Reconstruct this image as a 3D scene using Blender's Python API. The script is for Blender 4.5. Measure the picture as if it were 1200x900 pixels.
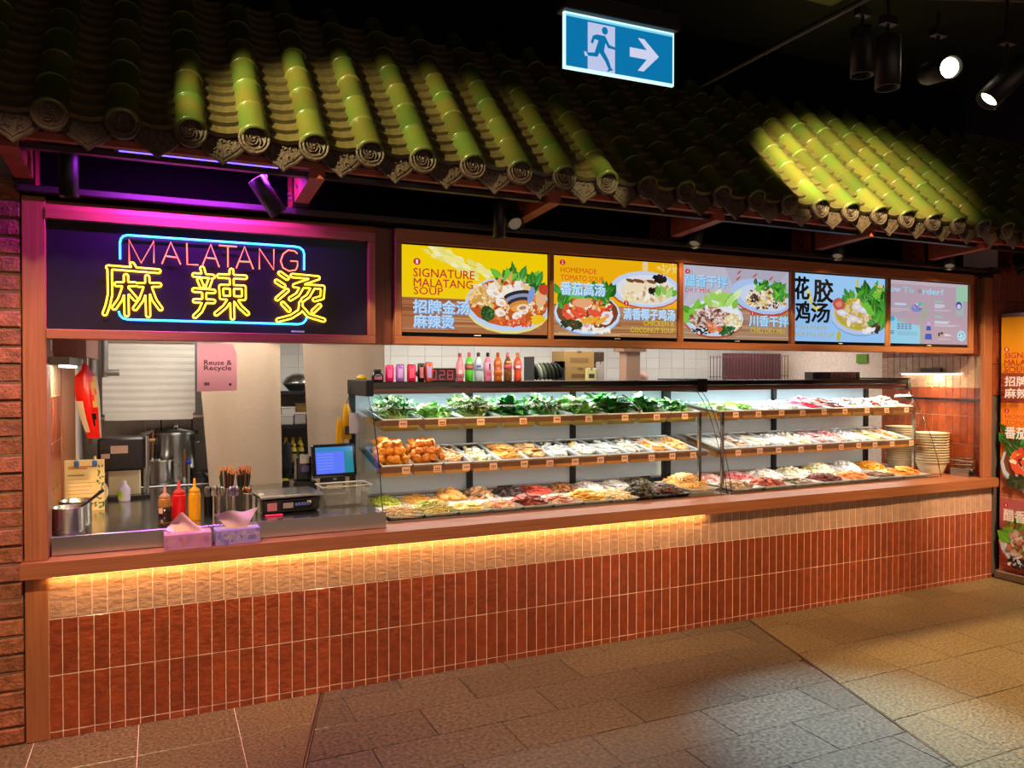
import bpy, math, random
from mathutils import Matrix, Vector, noise as mnoise

for o in list(bpy.data.objects):
    bpy.data.objects.remove(o)
S = bpy.context.scene
LINK = S.collection.objects.link
PI = math.pi

# ------------------------------------------------------------------ camera, world, exposure
cam = bpy.data.objects.new('camera', bpy.data.cameras.new('camera'))
LINK(cam)
cam.data.sensor_width = 36.0
cam.data.lens = 27.0
cam.data.clip_end = 60
cam.location = (0.0, -4.3, 1.78)
cam.rotation_euler = (math.radians(90 - 0.828), 0, math.radians(-24.75))
S.camera = cam
S.view_settings.view_transform = 'Standard'
S.view_settings.look = 'None'
S.view_settings.gamma = 1.0
S.view_settings.use_curve_mapping = False
S.view_settings.exposure = 0.0
try:
    S.cycles.max_bounces = 8
    S.cycles.transparent_max_bounces = 16
    S.cycles.sample_clamp_indirect = 4.0
    S.cycles.use_denoising = True
except Exception:
    pass
world = bpy.data.worlds.new('world')
S.world = world
world.use_nodes = True
world.node_tree.nodes['Background'].inputs[0].default_value = (0.55, 0.36, 0.42, 1)
world.node_tree.nodes['Background'].inputs[1].default_value = 0.05


def lin(h):
    if isinstance(h, (tuple, list)):
        return tuple(h[:3])
    h = h.lstrip('#')
    out = []
    for i in (0, 2, 4):
        c = int(h[i:i + 2], 16) / 255
        out.append(c / 12.92 if c <= 0.04045 else ((c + 0.055) / 1.055) ** 2.4)
    return tuple(out)


def light(name, kind, loc, energy, color, target=None, size=0.1, size_y=None, spot=60, blend=0.3, parent=None):
    d = bpy.data.lights.new(name, kind)
    d.energy = energy
    d.color = color
    if kind == 'AREA':
        d.size = size
        if size_y:
            d.shape = 'RECTANGLE'
            d.size_y = size_y
    else:
        d.shadow_soft_size = size
    if kind == 'SPOT':
        d.spot_size = math.radians(spot)
        d.spot_blend = blend
    o = bpy.data.objects.new(name, d)
    LINK(o)
    o.location = loc
    if target is not None:
        v = Vector(target) - Vector(loc)
        o.rotation_euler = v.to_track_quat('-Z', 'Y').to_euler()
    if parent:
        o.parent = parent
    return o


WARM = (1.0, 0.74, 0.46)
NEUT = (1.0, 0.9, 0.78)
COOL = (0.62, 0.8, 1.0)
# big soft glow of the food hall behind the viewer, and the kitchen's ceiling lights
light('hall_light', 'AREA', (2.2, -7.5, 1.2), 58, (1.0, 0.66, 0.46), (2.4, 0, 0.9), 7.0, 1.4)
light('kitchen_light', 'AREA', (0.4, 1.25, 2.3), 19, (1, .95, .86), (0.4, 1.3, 0), 1.2, 0.5)
light('kitchen_light', 'AREA', (2.8, 1.75, 2.3), 34, (1, .95, .88), (2.8, 1.75, 0), 2.4, 0.6)
light('kitchen_light', 'AREA', (5.2, 1.75, 2.3), 22, (1, .95, .88), (5.2, 1.75, 0), 1.8, 0.6)


# ------------------------------------------------------------------ materials
MATS = {}


def mat(name, col=None, rough=0.5, metal=0.0, var=0.0, vscale=20, stretch=None, bump=0.0, bscale=60, rnd=0.0,
        emit=0.0, spec=0.5, coat=0.0, col2=None, bstretch=None, alpha=None, trans=0.0):
    """procedural principled material; col None reads the mesh colour attribute 'Col'"""
    m = bpy.data.materials.new(name)
    m.use_nodes = True
    nt = m.node_tree
    N, L = nt.nodes, nt.links
    p = N['Principled BSDF']
    p.inputs['Roughness'].default_value = rough
    p.inputs['Metallic'].default_value = metal
    p.inputs['Specular IOR Level'].default_value = spec
    p.inputs['Coat Weight'].default_value = coat
    p.inputs['Coat Roughness'].default_value = 0.12
    p.inputs['Transmission Weight'].default_value = trans
    if col is None:
        a = N.new('ShaderNodeAttribute')
        a.attribute_name = 'Col'
        src = a.outputs['Color']
    else:
        r = N.new('ShaderNodeRGB')
        r.outputs[0].default_value = (*lin(col), 1)
        src = r.outputs[0]
    geo = None

    def coords(scale, st):
        g = N.new('ShaderNodeNewGeometry')
        mp = N.new('ShaderNodeMapping')
        L.new(g.outputs['Position'], mp.inputs['Vector'])
        s = st or (1, 1, 1)
        mp.inputs['Scale'].default_value = (scale * s[0], scale * s[1], scale * s[2])
        return mp.outputs[0]

    if col2 is not None:
        n = N.new('ShaderNodeTexNoise')
        n.inputs['Scale'].default_value = 1
        n.inputs['Detail'].default_value = 4
        L.new(coords(vscale, stretch), n.inputs['Vector'])
        rp = N.new('ShaderNodeValToRGB')
        rp.color_ramp.elements[0].position = 0.38
        rp.color_ramp.elements[1].position = 0.62
        rp.color_ramp.elements[0].color = (*lin(col), 1)
        rp.color_ramp.elements[1].color = (*lin(col2), 1)
        L.new(n.outputs[0], rp.inputs[0])
        src = rp.outputs[0]
    if var or rnd:
        h = N.new('ShaderNodeHueSaturation')
        L.new(src, h.inputs['Color'])
        val = None
        if var:
            n = N.new('ShaderNodeTexNoise')
            n.inputs['Scale'].default_value = 1
            n.inputs['Detail'].default_value = 5
            L.new(coords(vscale, stretch), n.inputs['Vector'])
            mr = N.new('ShaderNodeMapRange')
            mr.inputs[1].default_value = 0.3
            mr.inputs[2].default_value = 0.7
            mr.inputs[3].default_value = 1 - var
            mr.inputs[4].default_value = 1 + var
            L.new(n.outputs[0], mr.inputs[0])
            val = mr.outputs[0]
        if rnd:
            oi = N.new('ShaderNodeObjectInfo')
            mr = N.new('ShaderNodeMapRange')
            mr.inputs[3].default_value = 1 - rnd
            mr.inputs[4].default_value = 1 + rnd
            L.new(oi.outputs['Random'], mr.inputs[0])
            if val is None:
                val = mr.outputs[0]
            else:
                mu = N.new('ShaderNodeMath')
                mu.operation = 'MULTIPLY'
                L.new(val, mu.inputs[0])
                L.new(mr.outputs[0], mu.inputs[1])
                val = mu.outputs[0]
        L.new(val, h.inputs['Value'])
        src = h.outputs[0]
    L.new(src, p.inputs['Base Color'])
    if emit:
        L.new(src, p.inputs['Emission Color'])
        p.inputs['Emission Strength'].default_value = emit
    if bump:
        n = N.new('ShaderNodeTexNoise')
        n.inputs['Scale'].default_value = 1
        n.inputs['Detail'].default_value = 3
        L.new(coords(bscale, bstretch), n.inputs['Vector'])
        b = N.new('ShaderNodeBump')
        b.inputs['Strength'].default_value = bump
        b.inputs['Distance'].default_value = 0.01
        L.new(n.outputs[0], b.inputs['Height'])
        L.new(b.outputs[0], p.inputs['Normal'])
    MATS[name] = m
    return m


def glow(name, col, strength):
    """a thing that gives off light of its own"""
    m = bpy.data.materials.new(name)
    m.use_nodes = True
    p = m.node_tree.nodes['Principled BSDF']
    c = lin(col)
    p.inputs['Base Color'].default_value = (0.02, 0.02, 0.02, 1)
    p.inputs['Roughness'].default_value = 0.3
    p.inputs['Emission Color'].default_value = (*c, 1)
    p.inputs['Emission Strength'].default_value = strength
    MATS[name] = m
    return m


def clear(name, tint, ior=1.45, rough=0.02, milk=0.0):
    """thin clear sheet: Fresnel mix of see-through and mirror"""
    m = bpy.data.materials.new(name)
    m.use_nodes = True
    nt = m.node_tree
    N, L = nt.nodes, nt.links
    N.remove(N['Principled BSDF'])
    out = N['Material Output']
    t = N.new('ShaderNodeBsdfTransparent')
    t.inputs[0].default_value = (*tint, 1)
    g = N.new('ShaderNodeBsdfGlossy')
    g.inputs['Roughness'].default_value = rough
    f = N.new('ShaderNodeFresnel')
    f.inputs['IOR'].default_value = ior
    mx = N.new('ShaderNodeMixShader')
    L.new(f.outputs[0], mx.inputs[0])
    L.new(t.outputs[0], mx.inputs[1])
    L.new(g.outputs[0], mx.inputs[2])
    last = mx
    if milk:
        d = N.new('ShaderNodeBsdfDiffuse')
        d.inputs[0].default_value = (.85, .85, .83, 1)
        m2 = N.new('ShaderNodeMixShader')
        m2.inputs[0].default_value = milk
        L.new(mx.outputs[0], m2.inputs[1])
        L.new(d.outputs[0], m2.inputs[2])
        last = m2
    L.new(last.outputs[0], out.inputs[0])
    MATS[name] = m
    return m


mat('paint', None, 0.55)
mat('gloss', None, 0.22)
mat('matte', None, 0.85)
mat('metal_col', None, 0.3, 0.85)
mat('food', None, 0.5, var=0.18, vscale=90)
mat('greens', None, 0.45, var=0.2, vscale=60)
mat('print', None, 0.6)
mat('steel', '#b9b6b1', 0.26, 1.0, var=0.06, vscale=14, stretch=(1, 1, 8))
mat('steel_top', '#c4c1bb', 0.2, 1.0, var=0.1, vscale=5, bump=0.03, bscale=30)
mat('steel_dull', '#8e8c88', 0.38, 0.9, var=0.1, vscale=9)
mat('black_metal', '#0a090b', 0.5, 0.1)
mat('black_gloss', '#0b0a0c', 0.12, 0.0)
mat('sign_panel', '#1d1524', 0.3, 0.0, spec=0.4)
mat('void_black', '#050305', 0.9, spec=0.1)
mat('ceiling_black', '#0c090c', 0.8)
mat('wood', '#a0603c', 0.42, var=0.22, vscale=6, stretch=(.35, 3, 14), rnd=0.04)
mat('wood_upright', '#a0603c', 0.42, var=0.2, vscale=6, stretch=(14, 5, .4), rnd=0.04)
mat('wood_red', '#6d3224', 0.45, var=0.25, vscale=6, stretch=(12, 3, .4))
mat('timber_red', '#8a3b28', 0.6, var=0.25, vscale=9, bump=0.1)
mat('grout', '#f4dccc', 0.9, var=0.1, vscale=40)
mat('grout_dark', '#564640', 0.9)
mat('terracotta', '#96421f', 0.34, var=0.24, vscale=16, rnd=0.13, bump=0.6, bscale=24, bstretch=(1, 1, 1.6), coat=0.15)
mat('cream', '#bd9278', 0.36, var=0.13, vscale=16, rnd=0.06, bump=0.75, bscale=26, bstretch=(1, 1, 1.7), coat=0.15)
mat('white_tile', '#d9d6cf', 0.3, rnd=0.05, bump=0.05, bscale=20)
mat('brick', '#96583c', 0.85, var=0.4, vscale=22, rnd=0.25, bump=0.9, bscale=70)
mat('mortar', '#7a5a4a', 0.95, var=0.2, vscale=30, bump=0.4, bscale=90)
mat('stone_warm', '#776545', 0.36, var=0.75, vscale=62, rnd=0.08, bump=0.05, bscale=120)
mat('stone_grey', '#665a46', 0.34, var=0.7, vscale=48, rnd=0.12, bump=0.06, bscale=70)
mat('glazed_tile', '#585020', 0.36, col2='#45541f', vscale=5, rnd=0.28, coat=0.2, bump=0.08, bscale=60)
mat('pan_glaze', '#4c4024', 0.40, var=0.2, vscale=14, rnd=0.18, coat=0.1, bump=0.1, bscale=60)
mat('clay', '#463228', 0.6, var=0.3, vscale=50, rnd=0.12, bump=0.55, bscale=75)
mat('linen', '#b9a189', 0.9, var=0.09, vscale=10, stretch=(3, 3, 60), bump=0.3, bscale=16, bstretch=(6, 6, 45))
mat('blind_white', '#cfc8bd', 0.75, var=0.04, vscale=8)
mat('plastic_white', '#e4ded4', 0.35)
clear('glass', (0.975, 0.99, 0.985), 1.3, 0.0)
clear('clear_plastic', (0.90, 0.90, 0.88), 1.3, 0.08, 0.10)
clear('bottle_plastic', (0.82, 0.86, 0.88), 1.35, 0.05, 0.25)


# ------------------------------------------------------------------ mesh building
class MB:
    def __init__(s, col='#808080'):
        s.v, s.f, s.c, s.sm, s.mi = [], [], [], [], []
        s.col = lin(col)
        s.M = None
        s.smooth = False
        s.m = 0

    def color(s, h):
        s.col = lin(h)
        return s

    def add(s, verts, faces, smooth=None):
        b = len(s.v)
        if s.M is not None:
            verts = [s.M @ Vector(p) for p in verts]
        s.v.extend([tuple(p) for p in verts])
        sm = s.smooth if smooth is None else smooth
        for f in faces:
            s.f.append(tuple(b + i for i in f))
            s.c.append(s.col)
            s.sm.append(sm)
            s.mi.append(s.m)
        return s

    def box(s, x0, x1, y0, y1, z0, z1, bev=0.0):
        if bev <= 0:
            v = [(x, y, z) for x in (x0, x1) for y in (y0, y1) for z in (z0, z1)]
            return s.add(v, [(0, 1, 3, 2), (4, 6, 7, 5), (0, 4, 5, 1), (2, 3, 7, 6), (0, 2, 6, 4), (1, 5, 7, 3)], False)
        b = min(bev, abs(x1 - x0) / 2.01, abs(y1 - y0) / 2.01, abs(z1 - z0) / 2.01)
        X, Y, Z = (x0, x1), (y0, y1), (z0, z1)
        sg = (1, -1)
        v, idx = [], {}
        for i in (0, 1):
            for j in (0, 1):
                for k in (0, 1):
                    for a in range(3):
                        p = [X[i] + sg[i] * b, Y[j] + sg[j] * b, Z[k] + sg[k] * b]
                        p[a] = (X[i], Y[j], Z[k])[a]
                        idx[i, j, k, a] = len(v)
                        v.append(tuple(p))
        F = []
        for a in range(3):
            o1, o2 = [q for q in range(3) if q != a]
            for e in (0, 1):
                q = []
                for (m, n) in ((0, 0), (1, 0), (1, 1), (0, 1)):
                    t = [0, 0, 0]
                    t[a], t[o1], t[o2] = e, m, n
                    q.append(idx[(*t, a)])
                F.append(tuple(q))
        for a in range(3):
            o1, o2 = [q for q in range(3) if q != a]
            for m in (0, 1):
                for n in (0, 1):
                    t0, t1 = [0, 0, 0], [0, 0, 0]
                    t0[o1] = t1[o1] = m
                    t0[o2] = t1[o2] = n
                    t0[a], t1[a] = 0, 1
                    F.append((idx[(*t0, o1)], idx[(*t1, o1)], idx[(*t1, o2)], idx[(*t0, o2)]))
        for i in (0, 1):
            for j in (0, 1):
                for k in (0, 1):
                    F.append((idx[i, j, k, 0], idx[i, j, k, 1], idx[i, j, k, 2]))
        return s.add(v, F, False)

    def lathe(s, prof, n=16, c=(0, 0, 0), smooth=True, a0=0.0, a1=2 * PI, sx=1, sy=1):
        full = abs(a1 - a0 - 2 * PI) < 1e-6
        k = n if full else n + 1
        v, F = [], []
        for (r, z) in prof:
            for i in range(k):
                a = a0 + (a1 - a0) * i / n
                v.append((c[0] + r * math.cos(a) * sx, c[1] + r * math.sin(a) * sy, c[2] + z))
        for j in range(len(prof) - 1):
            for i in range(n):
                i2 = (i + 1) % k
                F.append((j * k + i, j * k + i2, (j + 1) * k + i2, (j + 1) * k + i))
        s.add(v, F, smooth)
        if full:
            b = len(s.v) - len(v)
            for j, (r, z) in ((0, prof[0]), (len(prof) - 1, prof[-1])):
                if r > 1e-5:
                    ring = [b + j * k + i for i in range(k)]
                    s.f.append(tuple(ring if j else ring[::-1]))
                    s.c.append(s.col)
                    s.sm.append(False)
                    s.mi.append(s.m)
        return s

    def cyl(s, p0, p1, r0, r1=None, n=12, caps=True, smooth=True):
        r1 = r0 if r1 is None else r1
        p0, p1 = Vector(p0), Vector(p1)
        d = (p1 - p0).normalized()
        u = d.orthogonal().normalized()
        w = d.cross(u)
        v = []
        for p, r in ((p0, r0), (p1, r1)):
            for i in range(n):
                a = 2 * PI * i / n
                v.append(p + u * r * math.cos(a) + w * r * math.sin(a))
        s.add(v, [(i, (i + 1) % n, n + (i + 1) % n, n + i) for i in range(n)], smooth)
        if caps:
            s.add(v, [tuple(range(n - 1, -1, -1)), tuple(range(n, 2 * n))], False)
        return s

    def tube(s, pts, r, n=8, closed=False, caps=True):
        P = [Vector(p) for p in pts]
        m = len(P)
        T = []
        for i in range(m):
            if closed:
                t = P[(i + 1) % m] - P[i - 1]
            else:
                t = P[min(i + 1, m - 1)] - P[max(i - 1, 0)]
            T.append(t.normalized())
        u = T[0].orthogonal().normalized()
        v = []
        rr = r if isinstance(r, (list, tuple)) else [r] * m
        for i in range(m):
            u = (u - T[i] * u.dot(T[i]))
            if u.length < 1e-6:
                u = T[i].orthogonal()
            u.normalize()
            w = T[i].cross(u)
            for k in range(n):
                a = 2 * PI * k / n
                v.append(P[i] + (u * math.cos(a) + w * math.sin(a)) * rr[i])
        F = []
        for i in range(m if closed else m - 1):
            j = (i + 1) % m
            for k in range(n):
                F.append((i * n + k, i * n + (k + 1) % n, j * n + (k + 1) % n, j * n + k))
        s.add(v, F, True)
        if caps and not closed:
            s.add(v, [tuple(range(n - 1, -1, -1)), tuple(range((m - 1) * n, m * n))], False)
        return s

    def prism(s, poly, a0, a1, axis='y'):
        """extrude a 2D outline between a0 and a1; axis y: (x,z), axis x: (y,z), axis z: (x,y)"""
        def P(p, a):
            if axis == 'y':
                return (p[0], a, p[1])
            if axis == 'x':
                return (a, p[0], p[1])
            return (p[0], p[1], a)
        n = len(poly)
        v = [P(p, a0) for p in poly] + [P(p, a1) for p in poly]
        F = [tuple(range(n)), tuple(range(2 * n - 1, n - 1, -1))]
        F += [(i, (i + 1) % n, n + (i + 1) % n, n + i) for i in range(n)]
        return s.add(v, F, False)

    def blob(s, c, r, rng, rough=0.25, sub=1, smooth=True, rot=None):
        V, F = ICO[sub]
        sd = Vector((rng.uniform(-50, 50), rng.uniform(-50, 50), rng.uniform(-50, 50)))
        Rm = (Matrix.Rotation(rng.uniform(0, 6.28), 3, 'Z') if rot is None else rot)
        out = []
        for p in V:
            q = Vector(p)
            k = 1 + rough * mnoise.noise(q * 1.6 + sd)
            out.append(Vector(c) + Rm @ Vector((q.x * r[0] * k, q.y * r[1] * k, q.z * r[2] * k)))
        return s.add(out, F, smooth)

    def build(s, name, material, parent=None, loc=(0, 0, 0), rot=(0, 0, 0)):
        return place(name, s.mesh(name, material), parent, loc, rot)

    def mesh(s, name, material):
        me = bpy.data.meshes.new(name)
        me.from_pydata(s.v, [], s.f)
        ms = material if isinstance(material, (list, tuple)) else [material]
        for q in ms:
            me.materials.append(MATS[q])
        ca = me.color_attributes.new('Col', 'FLOAT_COLOR', 'CORNER')
        buf = []
        for f, c in zip(s.f, s.c):
            buf.extend((c[0], c[1], c[2], 1.0) * len(f))
        ca.data.foreach_set('color', buf)
        me.polygons.foreach_set('use_smooth', s.sm)
        me.polygons.foreach_set('material_index', s.mi)
        me.update()
        return me


def _ico():
    t = (1 + 5 ** .5) / 2
    v = [Vector(p).normalized() for p in [(-1, t, 0), (1, t, 0), (-1, -t, 0), (1, -t, 0), (0, -1, t), (0, 1, t), (0, -1, -t), (0, 1, -t), (t, 0, -1), (t, 0, 1), (-t, 0, -1), (-t, 0, 1)]]
    f = [(0, 11, 5), (0, 5, 1), (0, 1, 7), (0, 7, 10), (0, 10, 11), (1, 5, 9), (5, 11, 4), (11, 10, 2), (10, 7, 6), (7, 1, 8), (3, 9, 4), (3, 4, 2), (3, 2, 6), (3, 6, 8), (3, 8, 9), (4, 9, 5), (2, 4, 11), (6, 2, 10), (8, 6, 7), (9, 8, 1)]
    out = [(list(v), list(f))]
    for _ in range(2):
        v, f, mid, nf = list(v), f, {}, []

        def m(a, b):
            k = (min(a, b), max(a, b))
            if k not in mid:
                mid[k] = len(v)
                v.append(((v[a] + v[b]) / 2).normalized())
            return mid[k]
        for a, b, c in f:
            x, y, z = m(a, b), m(b, c), m(c, a)
            nf += [(a, x, z), (b, y, x), (c, z, y), (x, y, z)]
        f = nf
        out.append((list(v), list(f)))
    return out


ICO = _ico()


def place(name, me, parent=None, loc=(0, 0, 0), rot=(0, 0, 0)):
    o = bpy.data.objects.new(name, me)
    LINK(o)
    o.location = loc
    o.rotation_euler = rot
    if parent is not None:
        o.parent = parent
    return o


def tag(o, label, cat, group=None, kind=None):
    o['label'] = label
    o['category'] = cat
    if group:
        o['group'] = group
    if kind:
        o['kind'] = kind
    return o


def thing(name, label, cat, loc=(0, 0, 0), rz=0.0, group=None):
    o = bpy.data.objects.new(name, None)
    o.empty_display_size = 0.05
    LINK(o)
    o.location = loc
    o.rotation_euler = (0, 0, rz)
    return tag(o, label, cat, group)


def struct(o, label=None):
    o['kind'] = 'structure'
    if label:
        o['label'] = label
    return o


_txt = {}


def text_geo(body, off=0.0):
    """outline text as flat faces: verts (x, y) for size 1, faces, width"""
    k = (body, off)
    if k not in _txt:
        cu = bpy.data.curves.new('lettering', 'FONT')
        cu.body = body
        cu.size = 1
        cu.offset = off
        cu.resolution_u = 2
        o = bpy.data.objects.new('lettering', cu)
        LINK(o)
        dg = bpy.context.evaluated_depsgraph_get()
        me = bpy.data.meshes.new_from_object(o.evaluated_get(dg))
        v = [(p.co.x, p.co.y) for p in me.vertices]
        f = [tuple(p.vertices) for p in me.polygons]
        bpy.data.objects.remove(o)
        bpy.data.meshes.remove(me)
        bpy.data.curves.remove(cu)
        xs = [p[0] for p in v] or [0]
        ys = [p[1] for p in v] or [0]
        _txt[k] = (v, f, min(xs), max(xs), min(ys), max(ys))
    return _txt[k]


def put_text(mb, body, fn, x0, x1, y0, y1, off=0.0):
    """letters fitted to the box x0..x1, y0..y1 of the surface function fn(u, v)"""
    v, f, a, b, c, d = text_geo(body)
    if not v:
        return
    t = max(0.0, off) * (y1 - y0)
    for i, (dx, dy) in enumerate([(0, 0)] if t == 0 else [(t * math.cos(i * PI / 3), t * math.sin(i * PI / 3)) for i in range(6)]):
        q = [fn(x0 + dx + (p[0] - a) / (b - a) * (x1 - x0), y0 + dy + (p[1] - c) / (d - c) * (y1 - y0)) for p in v]
        mb.add([(r[0], r[1] - i * 0.00004, r[2]) for r in q], f, False)


def tile_mesh(name, w, h, t, ch, material, rng, wob=0.0):
    """a chamfered tile, front face towards -y, centre of the front face at the origin"""
    x, z = w / 2, h / 2
    j = lambda: rng.uniform(-wob, wob)
    v = [(-x + ch, j(), -z + ch), (x - ch, j(), -z + ch), (x - ch, j(), z - ch), (-x + ch, j(), z - ch),
         (-x, ch, -z), (x, ch, -z), (x, ch, z), (-x, ch, z), (-x, t, -z), (x, t, -z), (x, t, z), (-x, t, z)]
    F = [(0, 1, 2, 3)] + [(i, 4 + i, 4 + (i + 1) % 4, (i + 1) % 4) for i in range(4)] + [(4 + i, 8 + i, 8 + (i + 1) % 4, 4 + (i + 1) % 4) for i in range(4)]
    mb = MB()
    mb.add(v, F, False)
    return mb.mesh(name, material)
# ------------------------------------------------------------------ floor
def clip(poly, a, b, c):
    """keep the part of a polygon where a*x + b*y <= c"""
    out = []
    for i in range(len(poly)):
        p, q = poly[i], poly[(i + 1) % len(poly)]
        dp, dq = a * p[0] + b * p[1] - c, a * q[0] + b * q[1] - c
        if dp <= 0:
            out.append(p)
        if (dp < 0 < dq) or (dq < 0 < dp):
            t = dp / (dp - dq)
            out.append((p[0] + (q[0] - p[0]) * t, p[1] + (q[1] - p[1]) * t))
    return out


floor = MB('#4a4038').box(-3, 11, -13, 4.2, -0.06, -0.010).build('floor', 'grout_dark')
struct(floor, 'dark stone paved floor of the food hall')
rng = random.Random(4)


def paver(poly, material):
    ar = abs(sum(poly[i][0] * poly[(i + 1) % len(poly)][1] - poly[(i + 1) % len(poly)][0] * poly[i][1] for i in range(len(poly)))) / 2 if len(poly) > 2 else 0
    if ar < 0.004:
        return
    cx = sum(p[0] for p in poly) / len(poly)
    cy = sum(p[1] for p in poly) / len(poly)
    g = 0.0022
    def inset(p, d):
        dx, dy = cx - p[0], cy - p[1]
        L = math.hypot(dx, dy)
        return (p[0] + dx / L * d - cx, p[1] + dy / L * d - cy)
    n = len(poly)
    z = rng.uniform(-0.0007, 0.0007)
    top = [(*inset(p, g * 2.6), z) for p in poly]
    mid = [(*inset(p, g), z - 0.0025) for p in poly]
    bot = [(*inset(p, g), -0.02) for p in poly]
    mb = MB()
    mb.add(top + mid + bot, [tuple(range(n))] + [(i, n + i, n + (i + 1) % n, (i + 1) % n) for i in range(n)] + [(n + i, 2 * n + i, 2 * n + (i + 1) % n, n + (i + 1) % n) for i in range(n)])
    if mb.v and sum((top[i][0] * top[(i + 1) % n][1] - top[(i + 1) % n][0] * top[i][1]) for i in range(n)) < 0:
        mb.f = [f[::-1] for f in mb.f]
    mb.build('paver', material, floor, (cx, cy, 0))


# two slanting joints split the paving: x = s0 + k*y
K = 0.2935
sA, sB = 0.8126, 3.862
MB().prism([(-3, 0.02), (sA - 0.012 + K * 0.02, 0.02), (sA - 0.012 + K * -3.3, -3.3), (-3, -3.3)], -0.02, -0.0035, 'z').build('paver_bed', 'grout', floor)
for j in range(-1, 9):                                   # left strip, square slabs
    y1 = -0.35 - 0.455 * (j - 1) if j else 0.105
    for i in range(-6, 3):
        x0 = 0.357 + 0.455 * i
        y1 = -0.35 + 0.455 - 0.455 * j
        p = [(x0, y1 - .455), (x0 + .455, y1 - .455), (x0 + .455, y1), (x0, y1)]
        p = clip(p, 0, 1, 0.02)
        p = clip(p, 1, -K, sA - 0.012)
        if len(p) > 2:
            paver(p, 'stone_warm')
for j in range(-1, 12):                                  # middle, brick-bonded long slabs
    y1 = -0.118 - 0.3125 * j
    for i in range(-4, 7):
        x0 = 1.915 + 0.67 * i + (0.335 if j % 2 == 0 else 0)
        p = [(x0, y1 - .3125), (x0 + .67, y1 - .3125), (x0 + .67, y1), (x0, y1)]
        p = clip(p, 0, 1, 0.02)
        p = clip(p, -1, K, -sA - 0.012)
        p = clip(p, 1, -K, sB - 0.008)
        if len(p) > 2:
            paver(p, 'stone_grey')
for j in range(-1, 7):                                   # right, square slabs
    y1 = -0.20 - 0.455 * j
    for i in range(-3, 12):
        x0 = 3.605 + 0.4525 * i
        p = [(x0, y1 - .455), (x0 + .4525, y1 - .455), (x0 + .4525, y1), (x0, y1)]
        p = clip(p, 0, 1, 0.02)
        p = clip(p, -1, K, -sB - 0.008)
        if len(p) > 2:
            paver(p, 'stone_warm')
for s0, w in ((sA, 0.0045), (sB, 0.003)):
    for off in ((-0.007, 0.007) if s0 == sA else (0,)):
        a, b = s0 + off, s0 + off + K * -3.8
        MB('#9a8a74').prism([(a - w, 0), (a + w, 0), (b + w, -3.8), (b - w, -3.8)], -0.015, 0.0006, 'z').build('joint_strip', 'metal_col', floor)

# ------------------------------------------------------------------ shell of the room
ceil = MB('#0c0a0c').box(-3, 11, -13, 4.2, 4.3, 4.4).build('ceiling', 'ceiling_black')
struct(ceil, 'black painted food hall ceiling')
struct(MB().box(-0.62, 6.66, 0.34, 0.40, 2.68, 4.3).build('wall_front', 'void_black'), 'black wall above the stall front')
struct(MB().box(-3, 11, 2.6, 2.75, 0, 4.3).build('wall_back', 'grout'), 'kitchen back wall of white tiles')
struct(MB('#b0aca4').box(-0.62, 6.66, 0.42, 2.6, 2.36, 2.42).build('trim_1', 'paint'), 'pale lowered kitchen ceiling')
wb = bpy.data.objects['wall_back']
wt = [tile_mesh('tile', 0.163, 0.107, 0.012, 0.002, 'white_tile', rng) for _ in range(2)]
for k in range(43):                                        # tiles in the strip seen over the counter
    for r in range(4):
        place('tile', wt[(k + r) % 2], wb, (0.70 + 0.166 * k, 2.594, 1.66 + 0.110 * r))

# brick wall, left
wl = struct(MB().box(-3, -0.592, 0.0075, 0.30, 0, 2.72).build('wall_left', 'mortar'), 'red brick wall left of the stall')
bm = [tile_mesh('brick', 0.228, 0.074, 0.10, 0.006, 'brick', rng, 0.004) for _ in range(6)]
for r in range(31):
    for c in range(5):
        if len([1]) and r * 0.0865 < 2.68:
            x = -0.592 - 0.114 - 0.24 * c - (0.12 if r % 2 else 0.0)
            place('brick', bm[rng.randrange(6)], wl, (x, rng.uniform(-0.006, 0.004), 0.045 + 0.0865 * r))
for r in range(1, 31, 2):
    place('brick', tile_mesh('brick', 0.112, 0.074, 0.10, 0.006, 'brick', rng, 0.004), wl, (-0.592 - 0.055, rng.uniform(-0.005, 0.003), 0.045 + 0.0865 * r))

# wooden posts at both ends
struct(MB().box(-0.585, -0.487, -0.004, 0.16, 0.875, 2.625, 0.003).box(-0.585, -0.487, -0.004, 0.16, 0, 0.80, 0.003).build('trim_2', 'wood_upright'), 'wooden end post beside the brick wall')
struct(MB().box(6.447, 6.56, -0.004, 0.03, 0.875, 2.60, 0.003).build('trim_3', 'wood_upright'), 'wooden end post beside the roll-up banner')

# right wing wall (faces left) and the tiled wall past it
wr = struct(MB().box(6.492, 6.56, 0.033, 2.6, 0.877, 2.6).build('wall_right', 'grout'), 'tiled wing wall at the right end of the counter')
RW = []
for z0, z1, m in ((0.89, 1.15, 'terracotta'), (1.154, 1.398, 'terracotta'), (1.402, 1.648, 'terracotta'), (1.652, 1.922, 'cream'), (1.926, 2.19, 'terracotta')):
    meshes = [tile_mesh('tile', 0.0645, z1 - z0, 0.012, 0.002, m, rng, 0.0008) for _ in range(3)]
    for k in range(15):
        o = place('tile', meshes[rng.randrange(3)], wr, (6.486, 0.068 + 0.068 * k, (z0 + z1) / 2), (0, 0, -PI / 2))
wf = struct(MB().box(6.582, 10, 0.012, 0.20, 0, 2.7).build('wall_side', 'grout_dark'), 'dark terracotta tiled wall right of the stall')
for r in range(4):
    meshes = [tile_mesh('tile', 0.0645, 0.27, 0.012, 0.002, 'terracotta', rng, 0.0008) for _ in range(3)]
    for k in range(26):
        place('tile', meshes[rng.randrange(3)], wf, (6.62 + 0.068 * k, 0.004, 1.72 + 0.275 * r))

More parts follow.
